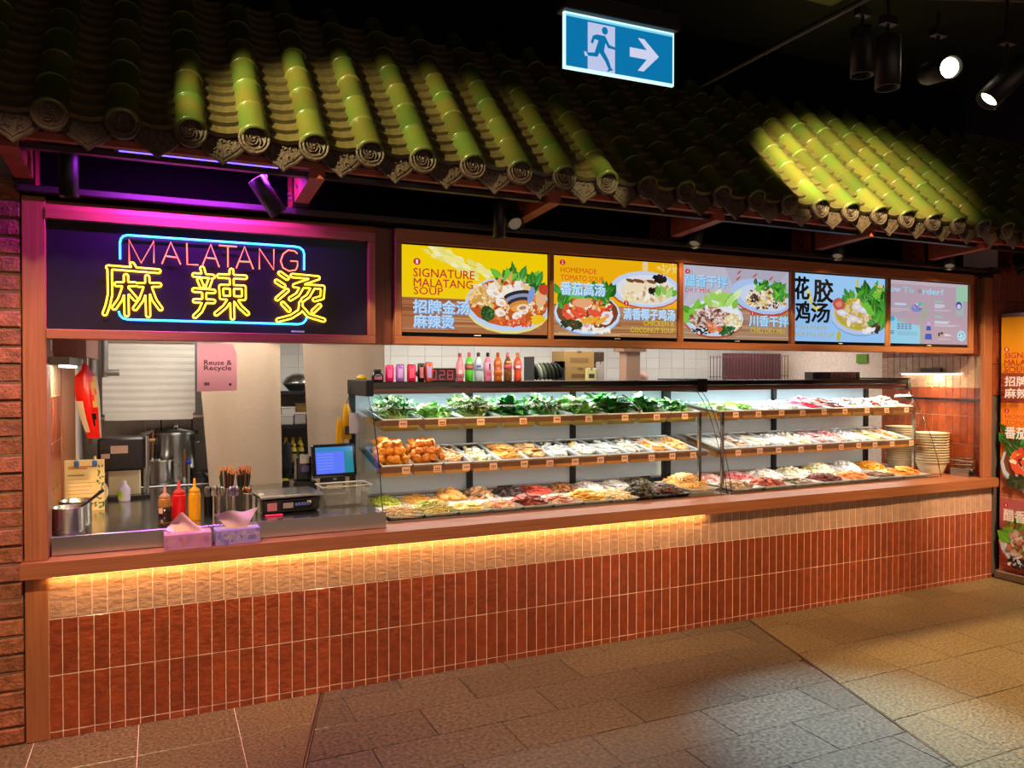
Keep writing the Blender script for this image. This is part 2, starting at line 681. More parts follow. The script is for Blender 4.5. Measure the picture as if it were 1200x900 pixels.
# left wing: tiles, plain wood panel, soffit
ws = struct(MB('#7d5236').box(-0.70, -0.521, 0.165, 2.6, 0, 2.36).build('wall_kitchen', 'grout'), 'narrow side wall inside the kitchen at the left')
for z0, z1, m in ((0.96, 1.15, 'terracotta'), (1.154, 1.398, 'terracotta'), (1.402, 1.648, 'terracotta'), (1.652, 1.90, 'cream')):
    meshes = [tile_mesh('tile', 0.0645, z1 - z0, 0.012, 0.002, m, rng, 0.0008) for _ in range(2)]
    for k in range(10):
        place('tile', meshes[rng.randrange(2)], ws, (-0.515, 0.21 + 0.068 * k, (z0 + z1) / 2), (0, 0, PI / 2))
MB().box(-0.521, -0.511, 0.89, 1.68, 0.955, 1.86).build('wood_panel', 'wood_upright', ws)
struct(MB().box(-0.52, -0.36, 0.55, 1.5, 1.87, 2.36).build('trim_4', 'wood_red'), 'dark wood bulkhead over the left end of the kitchen')

# ------------------------------------------------------------------ service counter
counter = thing('service_counter', 'long service counter front clad in cream and terracotta upright tiles', 'counter', (3.03, 0.0, 0))
bx = -3.03
MB().box(-0.487 + bx, 6.569 + bx, 0.0022, 0.06, 0, 0.80).build('body', 'grout', counter)
rows = [('base_tile', 0.0, 0.0325, 'terracotta'), ('terracotta_tile', 0.0355, 0.3075, 'terracotta'), ('terracotta_tile', 0.3105, 0.5835, 'terracotta'), ('cream_tile', 0.5875, 0.80, 'cream')]
for nm, z0, z1, m in rows:
    meshes = [tile_mesh(nm, 0.0645, z1 - z0, 0.011, 0.0022, m, rng, 0.0007) for _ in range(4)]
    place(nm, tile_mesh(nm, 0.054, z1 - z0, 0.011, 0.0022, m, rng), counter, (-0.459 + bx, 0, (z0 + z1) / 2))
    for k in range(103):
        off = 0.0 if nm != 'cream_tile' else -0.008
        if -0.4305 + 0.068 * (k + .5) + off > 6.545:
            continue
        place(nm, meshes[rng.randrange(4)], counter, (-0.4305 + 0.068 * (k + .5) + off + bx, rng.uniform(-0.0006, 0.0006), (z0 + z1) / 2))

wtop = MB().prism([(-0.596, -0.056), (6.578, -0.056), (6.578, 0.13), (6.48, 0.13), (6.48, 1.05), (1.212, 1.05), (1.212, 0.066), (-0.484, 0.066), (-0.596, 0.066)], 0.80, 0.875, 'z').build('worktop', 'wood')
tag(wtop, 'long wooden worktop plank along the top of the tiled counter', 'worktop')
led = MB('#ffb347').box(-0.47, 3.46, -0.012, -0.004, 0.789, 0.799).build('led_strip', glow('led_amber', (1.0, 0.52, 0.12), 9).name)
tag(led, 'amber light strip tucked under the left half of the worktop edge', 'light strip')
light('led_strip_light', 'AREA', (1.49, -0.026, 0.797), 8.5, (1.0, 0.56, 0.18), (1.49, -0.012, 0), 3.95, 0.02)

# ------------------------------------------------------------------ fascia: housing round the sign and the menu screens
hs = thing('sign_housing', 'wooden frame box around the neon sign', 'frame', (0.32, 0, 1.94))
ox, oz = -0.32, -1.94
MB().prism([(-0.01, 2.525 + oz), (-0.01, 2.568 + oz), (0.012, 2.612 + oz), (0.14, 2.612 + oz), (0.14, 2.525 + oz)], -0.487 + ox, 1.125 + ox, 'x').build('top_rail', 'wood', hs)
MB().box(-0.487 + ox, 1.125 + ox, -0.012, 0.14, 1.945 + oz, 1.992 + oz, 0.003).build('bottom_rail', 'wood', hs)
MB().box(1.085 + ox, 1.125 + ox, -0.012, 0.14, 1.992 + oz, 2.525 + oz, 0.003).build('side_rail', 'wood_upright', hs)
MB().box(-0.485 + ox, 1.085 + ox, 0.03, 0.12, 1.992 + oz, 2.525 + oz).build('sign_panel', 'sign_panel', hs)
MB('#e8e8ec').box(0.665 + ox, 0.735 + ox, 0.0285, 0.031, 2.003 + oz, 2.012 + oz).build('badge', 'paint', hs)

TVX = [(1.279, 2.238), (2.270, 3.236), (3.272, 4.246), (4.287, 5.256), (5.295, 6.253)]
mh = thing('menu_housing', 'long wooden frame box holding five menu screens', 'frame', (3.77, 0, 1.94))
ox = -3.77
MB().box(1.24 + ox, 6.30 + ox, -0.012, 0.14, 2.535 + oz, 2.612 + oz, 0.003).build('top_rail', 'wood', mh)
MB().box(1.24 + ox, 6.30 + ox, -0.012, 0.14, 1.945 + oz, 1.992 + oz, 0.003).build('bottom_rail', 'wood', mh)
xs = [1.24] + [v for p in TVX for v in p] + [6.30]
for k in range(0, 12, 2):
    MB().box(xs[k] + ox, xs[k + 1] + ox, -0.010, 0.14, 1.992 + oz, 2.535 + oz, 0.003).build('stile', 'wood_upright', mh)
struct(MB().box(1.125, 1.24, 0.05, 0.14, 1.945, 2.612).build('trim_5', 'wood_red'), 'recessed dark red wood strip between sign and menus')
struct(MB().box(6.30, 6.44, 0.05, 0.14, 1.945, 2.612).build('trim_6', 'wood_red'), 'recessed dark wood strip at the right end of the menus')
struct(MB().box(-0.487, 6.44, 0.145, 0.34, 1.955, 2.66).build('trim_7', 'wood_red'), 'wooden bulkhead behind the menu screens')
struct(MB('#2a1c22').box(-0.60, 6.60, -0.05, 0.34, 2.636, 2.668, 0.004).build('trim_8', 'paint'), 'dark ledge along the top of the fascia')
# ------------------------------------------------------------------ tiled roof canopy
roof = thing('roof_canopy', 'sloping roof canopy of green glazed half-round tiles over the stall', 'roof', (3.0, -0.2, 2.66))
rx, ry, rz0 = -3.0, 0.2, -2.66
TH = math.atan(1.04)
sd = Vector((0, math.cos(TH), math.sin(TH)))             # up the slope
sn = Vector((0, -math.sin(TH), math.cos(TH)))            # out of the slope
E0 = Vector((0, -0.645, 2.84))                           # eave, on the axis of the cover tiles
PITCH = 0.2662
X0 = None
X1 = 1.468 - 6 * PITCH                                   # second column seen at the left edge


def slope_rot():
    return Matrix(((1, 0, 0), (0, sd.y, sn.y), (0, sd.z, sn.z))).to_4x4()


RM = slope_rot()
RE = RM.to_euler()


def cover_mesh(L):
    mb = MB()
    n = 8
    v, F = [], []
    prof = [(0.0, 0.0675), (0.012, 0.068), (0.016, 0.066), (L, 0.0635)]
    for (y, r) in prof:
        for i in range(n + 1):
            a = PI * i / n * 1.1 - PI * 0.05
            v.append((r * math.cos(a), y, r * math.sin(a)))
    for j in range(len(prof) - 1):
        for i in range(n):
            F.append((j * (n + 1) + i, j * (n + 1) + i + 1, (j + 1) * (n + 1) + i + 1, (j + 1) * (n + 1) + i))
    b = len(v)
    for i in range(n + 1):
        a = PI * i / n * 1.1 - PI * 0.05
        v.append((0.052 * math.cos(a), 0.0, 0.052 * math.sin(a)))
    for i in range(n):
        F.append((b + i, b + i + 1, i + 1, i))
    mb.add(v, [f[::-1] for f in F], True)
    return mb.mesh('cover_tile', 'glazed_tile')


def pan_mesh():
    mb = MB()
    n, w, L = 5, 0.098, 0.118
    v, F = [], []
    for (y, dz) in ((0.0, 0.012), (0.0, 0.034), (L, 0.008)):
        for i in range(n + 1):
            t = -1 + 2 * i / n
            v.append((t * w, y, dz + 0.030 * t * t))
    for j in range(2):
        for i in range(n):
            q = (j * (n + 1) + i, j * (n + 1) + i + 1, (j + 1) * (n + 1) + i + 1, (j + 1) * (n + 1) + i)
            F.append(q)
    mb.add(v, F, False)
    return mb.mesh('pan_tile', 'pan_glaze')


def medallion_mesh():
    """round end tile: raised rim, ring and a curled relief"""
    mb = MB()
    mb.M = Matrix.Rotation(PI / 2, 4, 'X')
    mb.lathe([(0.068, -0.03), (0.0715, 0.0), (0.070, 0.006), (0.062, 0.007), (0.059, 0.002), (0.053, 0.002), (0.051, 0.006), (0.047, 0.006), (0.045, 0.001), (0.0, 0.002)], 20)
    mb.M = None
    for k in range(5):
        a = 2 * PI * k / 5 + 0.3
        pts = []
        for i in range(7):
            t = i / 6
            r = 0.037 - 0.026 * t
            b = a + 2.1 * t
            pts.append((r * math.cos(b), -0.004, r * math.sin(b)))
        mb.tube(pts, 0.0042, 4, caps=False)
    mb.lathe([(0.0, 0)], 3)
    mb.M = Matrix.Rotation(PI / 2, 4, 'X')
    mb.lathe([(0.009, 0.001), (0.008, 0.007), (0.0, 0.009)], 8)
    return mb.mesh('end_tile', 'clay')


def drip_outline(k=1.0):
    up = [(-0.118, 0.030), (-0.080, 0.010), (-0.040, -0.004), (0.0, -0.009), (0.040, -0.004), (0.080, 0.010), (0.118, 0.030)]
    lo = [(0.122, 0.000), (0.108, -0.040), (0.082, -0.070), (0.056, -0.094), (0.026, -0.112), (0.0, -0.134), (-0.026, -0.112), (-0.056, -0.094), (-0.082, -0.070), (-0.108, -0.040), (-0.122, 0.000)]
    c = (0, -0.045)
    return [(c[0] + (x - c[0]) * k, c[1] + (z - c[1]) * k) for x, z in up + lo]


def drip_mesh():
    mb = MB()
    o, i1, i2 = drip_outline(1), drip_outline(0.9), drip_outline(0.76)
    n = len(o)
    lay = [(o, 0.014), (o, 0.0), (i1, -0.003), (i1, 0.003), (i2, 0.003), (drip_outline(0.7), -0.001)]
    v = [(x, y, z) for L, y in lay for x, z in L]
    F = []
    for j in range(len(lay) - 1):
        F += [(j * n + i, j * n + (i + 1) % n, (j + 1) * n + (i + 1) % n, (j + 1) * n + i) for i in range(n)]
    F.append(tuple((len(lay) - 1) * n + i for i in range(n)))
    mb.add(v, F, False)
    for s in (-1, 1):
        for (cx, cz, r0, w) in ((0.038, -0.030, 0.022, 4.4), (0.022, -0.072, 0.016, 4.0), (0.070, -0.014, 0.014, 4.0), (0.0, -0.03, 0.014, 5.0)):
            pts = []
            for q in range(7):
                t = q / 6
                r = r0 * (1 - 0.75 * t)
                pts.append((s * (cx + r * math.cos(w * t)), -0.003, cz + r * math.sin(w * t)))
            mb.tube(pts, 0.0035, 4, caps=False)
    return mb.mesh('drip_tile', 'clay')


CL = 0.212
NC, NP = 7, 16
cm, c2, pm, mm, dm = cover_mesh(CL + 0.03), cover_mesh(CL + 0.03), pan_mesh(), medallion_mesh(), drip_mesh()
base = -0.035                                            # pan bed below the axis of the cover tiles
stuff_c, stuff_p = MB(), MB()
ncol = 34
for c in range(-1, ncol - 1):
    X = X1 + PITCH * (c - 1)
    p = Vector((X + rx, E0.y + ry, E0.z + rz0))
    place('end_tile', mm, roof, p, (0, 0, 0))
    q = p + Vector((PITCH / 2, 0.012, 0))
    place('drip_tile', dm, roof, q + sn * base + sd * 0.0 + Vector((0, 0.0, 0.030)), (math.radians(-6), 0, 0))
    for k in range(NC):
        r2 = random.Random(c * 31 + k)
        e = Matrix.Translation(p + sd * (CL * k + 0.002) + Vector((r2.uniform(-.002, .002), 0, 0)) + sn * r2.uniform(-.0015, .0015)) @ RM
        o = place('cover_tile', cm, roof)
        o.matrix_local = e
    for k in range(NP):
        e = Matrix.Translation(p + Vector((PITCH / 2, 0, 0)) + sn * base + sd * (0.0925 * k + 0.012)) @ RM
        if k < 9 and c < 32:
            o = place('pan_tile', pm, roof)
            o.matrix_local = e
        else:
            stuff_p.M = e
            stuff_p.add([tuple(vv.co) for vv in pm.vertices], [tuple(f.vertices) for f in pm.polygons], False)
o = stuff_p.build('upper_pan_tiles', 'pan_glaze', roof)
o['kind'] = 'stuff'
XA, XB = X1 - 2.6 * PITCH + rx, X1 + 31.5 * PITCH + rx
deck = MB('#1c1210')
a = E0 + sn * (base - 0.01) + Vector((0, ry, rz0))
b = a + sd * 1.53
deck.prism([(a.y, a.z), (b.y, b.z), (b.y + .03, b.z - .03), (a.y + .03, a.z - .03)], XA, XB, 'x').build('roof_deck', 'paint', roof)
MB().box(XA, XB, b.y - 0.05, b.y + 0.07, b.z - 0.02, b.z + 0.09, 0.01).build('ridge_cap', 'clay', roof)
MB().box(XA, XB, -0.575 + ry, -0.535 + ry, 2.752 + rz0, 2.80 + rz0).build('eave_beam', 'timber_red', roof)
MB('#4c474c').box(XA, XB, -0.50 + ry, -0.46 + ry, 2.728 + rz0, 2.752 + rz0).build('steel_channel', 'metal_col', roof)
for bxp in (-0.56, 0.70, 1.985, 3.13, 4.42, 5.64, 6.86):
    br = MB()
    br.prism([(0.13 + ry, 2.625 + rz0 + .045), (-0.555 + ry, 2.712 + rz0), (-0.555 + ry, 2.80 + rz0), (-0.30 + ry, 2.93 + rz0), (0.13 + ry, 2.93 + rz0)], bxp - 0.037 + rx, bxp + 0.037 + rx, 'x')
    bo = br.build('bracket', 'timber_red', roof)
    MB('#3c3036').box(bxp - 0.043 + rx, bxp + 0.043 + rx, -0.10 + ry, -0.075 + ry, 2.67 + rz0, 2.84 + rz0).build('steel_plate', 'metal_col', bo)
    for yy, zz in ((-0.22, 2.745), (-0.27, 2.79), (0.0, 2.725), (0.04, 2.76)):
        bb = MB('#b0a098')
        bb.cyl((bxp - 0.05 + rx, yy + ry, zz + rz0), (bxp - 0.03 + rx, yy + ry, zz + rz0), 0.011, n=6)
        bb.build('bolt', 'metal_col', bo)

# purple light strip under the eave
ls = thing('eave_light_strip', 'blue violet light strip mounted under the eave above the neon sign', 'light strip', (0.2, -0.24, 2.822))
MB('#3010ff').box(-0.36, 0.36, -0.012, 0.012, -0.012, 0.0).build('tube', glow('violet_glow', (0.10, 0.06, 1.0), 6).name, ls)
MB('#202024').box(-0.38, 0.37, -0.016, 0.016, 0.0, 0.02).build('channel', 'black_metal', ls)
MB('#202024').box(-0.30, -0.28, -0.01, 0.01, 0.02, 0.09).box(0.27, 0.29, -0.01, 0.01, 0.02, 0.09).build('hanger', 'black_metal', ls)
light('eave_light_strip_light', 'AREA', (0.2, -0.24, 2.80), 36, (0.55, 0.04, 1.0), (0.2, 0.02, 2.0), 0.74, 0.03)


# spotlights under the eave and on the hall's tracks
def spotlight(label, top, lens, r, L, lit=None, power=0, color=WARM, cone=50, blend=.4, target=None, group=None, bodycol='#17141a', hang=None):
    """a cylinder lamp: yoke above, body from its back end to its lens"""
    top, lens = Vector(top), Vector(lens)
    d = (lens - top).normalized()
    t = thing('spotlight', label, 'spotlight', top, 0, group)
    hang = hang or (3.17 if group == EG else 4.3 if top.z > 3.5 else 3.262)
    b = MB(bodycol)
    qs = d.to_track_quat('Z', 'Y').to_matrix().to_4x4()
    b.M = qs
    b.lathe([(0.0, 0.0), (r * .96, 0.0), (r, r * .12), (r, L), (r * .9, L), (r * .84, L - r * .5), (0, L - r * .5)], 20)
    b.build('body', 'black_metal', t)
    if lit:
        g = MB()
        g.M = qs
        g.lathe([(r * .8, L - r * .42), (r * .3, L - r * .34), (0, L - r * .34)], 16)
        g.build('lens', lit, t)
    k = MB('#1b181c')
    mid = d * (L * .45)
    up = (hang - top.z) if hang else mid.z + L * .55 + .04
    k.cyl(mid, (mid.x, mid.y, up), r * .16, n=6)
    k.box(mid.x - r * .7, mid.x + r * .7, mid.y - r * .35, mid.y + r * .35, mid.z + L * .55 + .03, mid.z + L * .55 + .06)
    k.build('yoke', 'black_metal', t)
    if power:
        lo = light('spotlight_beam', 'SPOT', tuple(top + d * (L + 0.015)), power, color, tuple(target) if target else tuple(lens + d), r * .6, spot=cone, blend=blend)
    return t


glow('lamp_warm', (1.0, 0.80, 0.50), 6)
glow('lamp_bright', (1.0, 0.86, 0.62), 30)
glow('lamp_dim', (1.0, 0.72, 0.46), 1.3)
glow('lamp_faint', (1.0, 0.72, 0.46), 0.12)
EG = 'spotlights under the eave'
spotlight('black can spotlight under the eave at the left, pointing straight down', (-0.368, -0.22, 2.785), (-0.368, -0.22, 2.59), 0.041, 0.195, 'lamp_dim', 6, WARM, 70, group=EG)
spotlight('black can spotlight tilted to the right above the neon sign', (0.455, -0.22, 2.76), (0.57, -0.22, 2.59), 0.045, 0.20, group=EG)
spotlight('violet edged can spotlight just left of the second bracket', (1.80, -0.22, 2.765), (1.80, -0.22, 2.565), 0.036, 0.20, group=EG)
spotlight('short spotlight beside the second bracket, tipped toward the hall', (1.93, -0.10, 2.73), (1.905, -0.26, 2.60), 0.05, 0.13, 'lamp_faint', group=EG)
for bxp, nm in ((3.13, 'third'), (4.42, 'fourth'), (5.64, 'fifth')):
    spotlight('dark can spotlight hanging beside the %s bracket from the left' % nm, (bxp + .17, -0.14, 2.78), (bxp + 0.08, -0.20, 2.62), 0.042, 0.19, 'lamp_faint', 9, (1.0, .62, .28), 110, .6, (bxp + .3, 0.0, 1.97), EG)
spotlight('dark can spotlight at the far right end of the eave', (6.70, -0.12, 2.78), (6.62, -0.22, 2.62), 0.042, 0.19, group=EG)
spotlight('small violet lit spotlight on the brick wall', (-0.72, -0.12, 2.36), (-0.69, -0.14, 2.28), 0.03, 0.09, group=EG, hang=2.72)

TG = 'track spotlights of the hall'
trk = MB('#2a2226')
for (p, q) in (((1.9, -1.86, 3.27), (3.9, -2.66, 3.27)), ((2.62, -2.75, 3.30), (2.62, -1.0, 3.30))):
    trk.cyl(p, q, 0.014, n=6)
trk.box(2.45, 2.47, -2.09, -2.07, 3.27, 4.3).box(3.5, 3.52, -2.51, -2.49, 3.27, 4.3)
tag(trk.build('light_track', 'black_metal'), 'thin black lighting track hanging under the ceiling at the right', 'track')
spotlight('unlit steel can spotlight hanging straight down from the track', (2.512, -2.245, 3.045), (2.508, -2.246, 2.85), 0.045, 0.19, group=TG, bodycol='#4a4244')
spotlight('unlit dark can spotlight behind the steel one on the track', (2.592, -2.06, 3.17), (2.588, -2.06, 2.975), 0.045, 0.19, group=TG)
spotlight('brightly lit track spotlight whose glowing lens faces the viewer', (2.95, -2.08, 3.04), (2.85, -2.27, 2.985), 0.047, 0.20, 'lamp_bright', 0, group=TG)
spotlight('track spotlight at the right edge tilted down with a lit lens', (3.07, -2.40, 2.985), (2.946, -2.337, 2.84), 0.046, 0.20, 'lamp_warm', 0, group=TG)
# the hall lamps that light roof, counter and floor
YW = (0.96, 0.88, 0.42)
spotlight('hall spotlight aimed at the left half of the roof', (-1.1, -1.9, 4.0), (-1.0, -1.80, 3.92), 0.06, 0.2, 'lamp_warm', 850, YW, 33, .7, (0.90, -0.46, 2.99), TG)
spotlight('hall spotlight aimed at the right half of the roof', (2.95, -1.80, 3.78), (3.06, -1.70, 3.73), 0.06, 0.2, 'lamp_warm', 1250, YW, 44, .7, (4.42, -0.30, 3.08), TG)
spotlight('hall spotlight aimed at the far right end of the roof', (7.0, -2.0, 4.1), (7.0, -1.9, 4.0), 0.06, 0.2, 'lamp_warm', 420, YW, 26, .5, (7.3, -0.4, 3.05), TG)
spotlight('hall spotlight grazing the eave tiles at the middle', (2.0, -2.0, 3.7), (2.05, -1.9, 3.62), 0.05, 0.2, 'lamp_warm', 120, YW, 15, .5, (2.22, -0.68, 2.86), TG)
FL = [('cool white hall spotlight with an added plate cutting its beam, aimed at the paving', 3.35, 1900, (.46, .70, 1.0), 29, .9, (3.2, -1.62, 0)),
      ('warm hall spotlight with an added plate cutting its beam, aimed at the paving at the right', 5.4, 1050, (1.0, 0.70, 0.32), 46, .9, (4.9, -1.6, 0))]
for lab, x, e, col, cone, bl, tg in FL:
    t = spotlight(lab, (x, -1.2, 4.22), (x, -1.2, 4.02), 0.05, 0.2, 'lamp_warm', 0, group=TG)
    light('spotlight_beam', 'SPOT', (x, -1.2, 3.99), e, col, tg, 0.004, spot=cone, blend=bl)
    MB('#08080a').box(-0.10, 0.10, 0.0165, 0.10, -0.38, -0.376).box(-0.10, -0.095, 0.03, 0.10, -0.38, -0.17).build('beam_blocker', 'black_metal', t)  # plate added to cut a straight edge into the beam on the paving
spotlight('added warm spotlight, out of view, brightening the roll-up banner', (4.9, -2.9, 4.0), (5.0, -2.82, 3.92), 0.06, 0.2, 'lamp_warm', 620, (1.0, .74, .5), 34, .6, (6.6, -0.35, 1.2), TG)  # unseen lamp added to brighten the banner
for i, (x, tx, tz, e) in enumerate(((-0.5, -0.5, 0.8, 640), (1.5, 1.7, 0.75, 620), (3.5, 3.8, 0.75, 640), (5.5, 5.8, 0.8, 680))):
    spotlight('warm hall spotlight aimed at the counter front, %s from the left' % ('first', 'second', 'third', 'fourth')[i], (x, -2.35, 4.0), (x, -2.3, 3.88), 0.08, 0.2, 'lamp_warm', e, (1.0, 0.69, 0.38), 46, .9, (tx, 0, tz), TG)
# ------------------------------------------------------------------ neon sign
import numpy as np
NUMB = [[(-0.114, 2.324), (-0.103, 2.304)], [(-0.22, 2.303), (0.006, 2.296)], [(-0.214, 2.301), (-0.213, 2.168), (-0.224, 2.113), (-0.237, 2.074)], [(-0.184, 2.221), (-0.101, 2.225)], [(-0.142, 2.264), (-0.14, 2.072)], [(-0.149, 2.209), (-0.169, 2.146), (-0.195, 2.104)], [(-0.132, 2.192), (-0.1, 2.151)], [(-0.086, 2.222), (0.009, 2.227)], [(-0.046, 2.264), (-0.043, 2.071)], [(-0.054, 2.208), (-0.074, 2.147), (-0.102, 2.104)], [(-0.034, 2.209), (-0.014, 2.149), (0.014, 2.107)]]
SPICY = [[(0.212, 2.322), (0.22, 2.292)], [(0.174, 2.286), (0.263, 2.282)], [(0.197, 2.261), (0.21, 2.229)], [(0.25, 2.263), (0.238, 2.227)], [(0.173, 2.208), (0.266, 2.205)], [(0.176, 2.153), (0.265, 2.153)], [(0.221, 2.201), (0.221, 2.144), (0.202, 2.101), (0.176, 2.073)], [(0.294, 2.287), (0.423, 2.287)], [(0.355, 2.319), (0.359, 2.07)], [(0.303, 2.232), (0.416, 2.234), (0.416, 2.175), (0.306, 2.175), (0.303, 2.232)], [(0.344, 2.163), (0.32, 2.126), (0.279, 2.089)], [(0.375, 2.164), (0.398, 2.129), (0.433, 2.096)]]
HOT = [[(0.602, 2.318), (0.638, 2.294)], [(0.584, 2.273), (0.62, 2.251)], [(0.587, 2.18), (0.638, 2.227)], [(0.667, 2.309), (0.804, 2.303), (0.678, 2.255), (0.83, 2.253), (0.826, 2.196), (0.785, 2.183)], [(0.715, 2.245), (0.694, 2.207), (0.656, 2.182)], [(0.774, 2.244), (0.751, 2.202), (0.722, 2.18)], [(0.616, 2.155), (0.647, 2.121)], [(0.811, 2.151), (0.777, 2.118)], [(0.712, 2.163), (0.707, 2.118), (0.659, 2.085), (0.591, 2.065)], [(0.712, 2.14), (0.751, 2.095), (0.833, 2.072)]]
LET = [
  ('M', [[(-0.126, 2.33), (-0.128, 2.447), (-0.073, 2.333), (-0.014, 2.448), (-0.015, 2.337)]]) ,
  ('A', [[(0.022, 2.335), (0.064, 2.447), (0.109, 2.337)], [(0.035, 2.376), (0.089, 2.371)]]) ,
  ('L', [[(0.139, 2.448), (0.141, 2.339), (0.194, 2.339)]]) ,
  ('A', [[(0.214, 2.34), (0.254, 2.449), (0.295, 2.334)], [(0.23, 2.379), (0.281, 2.376)]]) ,
  ('T', [[(0.294, 2.447), (0.383, 2.446)], [(0.338, 2.444), (0.338, 2.336)]]) ,
  ('A', [[(0.379, 2.333), (0.421, 2.449), (0.465, 2.333)], [(0.393, 2.37), (0.448, 2.37)]]) ,
  ('N', [[(0.496, 2.334), (0.496, 2.444), (0.57, 2.335), (0.571, 2.446)]]) ,
  ('G', [[(0.695, 2.43), (0.679, 2.443), (0.646, 2.446), (0.619, 2.423), (0.606, 2.385), (0.618, 2.349), (0.649, 2.333), (0.686, 2.341), (0.695, 2.364), (0.695, 2.388), (0.657, 2.388)]]) ,
]
BLUE = [[(-0.168, 2.348), (-0.168, 2.43), (-0.163, 2.451), (-0.152, 2.464), (-0.134, 2.47), (0.679, 2.469), (0.708, 2.465), (0.726, 2.452), (0.732, 2.43), (0.731, 2.344)], [(-0.176, 2.088), (-0.171, 2.069), (-0.158, 2.054), (-0.136, 2.048), (0.699, 2.046), (0.725, 2.053), (0.74, 2.07), (0.744, 2.085)]]


def outline_loops(strokes, r, step=0.0016):
    """rounded outlines at distance r around a set of strokes (the glass tube runs round each brush stroke)"""
    pts = [p for s in strokes for p in s]
    x0 = min(p[0] for p in pts) - 3 * r
    x1 = max(p[0] for p in pts) + 3 * r
    z0 = min(p[1] for p in pts) - 3 * r
    z1 = max(p[1] for p in pts) + 3 * r
    gx = np.arange(x0, x1, step)
    gz = np.arange(z0, z1, step)
    X, Z = np.meshgrid(gx, gz, indexing='ij')
    D = np.full(X.shape, 9.0)
    for s in strokes:
        for (ax, az), (bx_, bz) in zip(s, s[1:]):
            dx, dz = bx_ - ax, bz - az
            t = np.clip(((X - ax) * dx + (Z - az) * dz) / (dx * dx + dz * dz), 0, 1)
            D = np.minimum(D, np.hypot(X - ax - t * dx, Z - az - t * dz))
    F = D - r
    seg = {}

    def cross(i, j, k, l):
        a, b = F[i, j], F[k, l]
        t = a / (a - b)
        return (gx[i] + (gx[k] - gx[i]) * t, gz[j] + (gz[l] - gz[j]) * t)
    P = {}
    nxt = {}
    I, J = np.nonzero((np.minimum.reduce([F[:-1, :-1], F[1:, :-1], F[:-1, 1:], F[1:, 1:]]) < 0) & (np.maximum.reduce([F[:-1, :-1], F[1:, :-1], F[:-1, 1:], F[1:, 1:]]) >= 0))
    for i, j in zip(I.tolist(), J.tolist()):
        c = [(i, j), (i + 1, j), (i + 1, j + 1), (i, j + 1)]
        s = [F[q] < 0 for q in c]
        ins = []
        for e in range(4):
            a, b = c[e], c[(e + 1) % 4]
            if s[e] != s[(e + 1) % 4]:
                key = (min(a, b), max(a, b))
                P[key] = cross(*a, *b)
                ins.append((key, s[e]))
        out = [k for k, w in ins if w]
        inn = [k for k, w in ins if not w]
        for a, b in zip(out, inn if len(inn) == 1 else inn):
            nxt[a] = b
    loops = []
    left = set(nxt)
    while left:
        k = left.pop()
        lp = [k]
        q = nxt[k]
        while q in left:
            left.discard(q)
            lp.append(q)
            q = nxt[q]
        if len(lp) > 12:
            w = [P[a] for a in lp]
            sm = []
            n = len(w)
            for a in range(0, n, 3):
                sm.append(tuple((w[a - 1][b] + w[a][b] + w[(a + 1) % n][b]) / 3 for b in (0, 1)))
            loops.append(sm)
    return loops


glow('neon_yellow', (1.0, 0.46, 0.015), 5.5)
glow('neon_red', (1.0, 0.16, 0.08), 3.0)
glow('neon_blue', (0.02, 0.28, 1.0), 9)
nz = 2.0
neon = thing('neon_sign', 'lit neon sign reading MALATANG with three yellow outlined characters in a blue frame', 'neon sign', (0.3, -0.004, nz))
for nm, G in (('character_tube', NUMB), ('character_tube', SPICY), ('character_tube', HOT)):
    mb = MB()
    for lp in outline_loops([[(x - 0.3, z - nz) for x, z in s] for s in G], 0.0098):
        mb.tube([(x, 0, z) for x, z in lp], 0.0046, 6, closed=True)
    o = mb.build(nm, 'neon_yellow', neon)
    o['label'] = 'yellow outlined character'
for ch, G in LET:
    mb = MB()
    for s in G:
        mb.tube([(x - 0.3, 0.004, z - nz) for x, z in s], 0.0036, 6)
    mb.build('letter_tube', 'neon_red', neon)['label'] = 'red letter ' + ch
for s in BLUE:
    MB().tube([(x - 0.3, 0.012, z - nz) for x, z in s], 0.0050, 6).build('border_tube', 'neon_blue', neon)['label'] = 'blue border tube'
st = MB('#1a1418')
for x, z in ((-0.21, 2.30), (0.0, 2.296), (0.22, 2.29), (0.41, 2.287), (0.67, 2.308), (0.83, 2.25), (-0.04, 2.08), (0.36, 2.08), (0.60, 2.068), (0.83, 2.074), (0.3, 2.43), (0.1, 2.0367)):
    st.cyl((x - 0.3, 0.005, z - nz), (x - 0.3, 0.036, z - nz), 0.004, n=6)
st.build('standoff', 'black_metal', neon)

# ------------------------------------------------------------------ printed and lit pictures
m = bpy.data.materials.new('screen_picture')
m.use_nodes = True
p_ = m.node_tree.nodes['Principled BSDF']
at_ = m.node_tree.nodes.new('ShaderNodeAttribute')
at_.attribute_name = 'Col'
p_.inputs['Base Color'].default_value = (0.01, 0.01, 0.01, 1)
p_.inputs['Roughness'].default_value = 0.25
m.node_tree.links.new(at_.outputs['Color'], p_.inputs['Emission Color'])
p_.inputs['Emission Strength'].default_value = 0.92
MATS['screen_picture'] = m


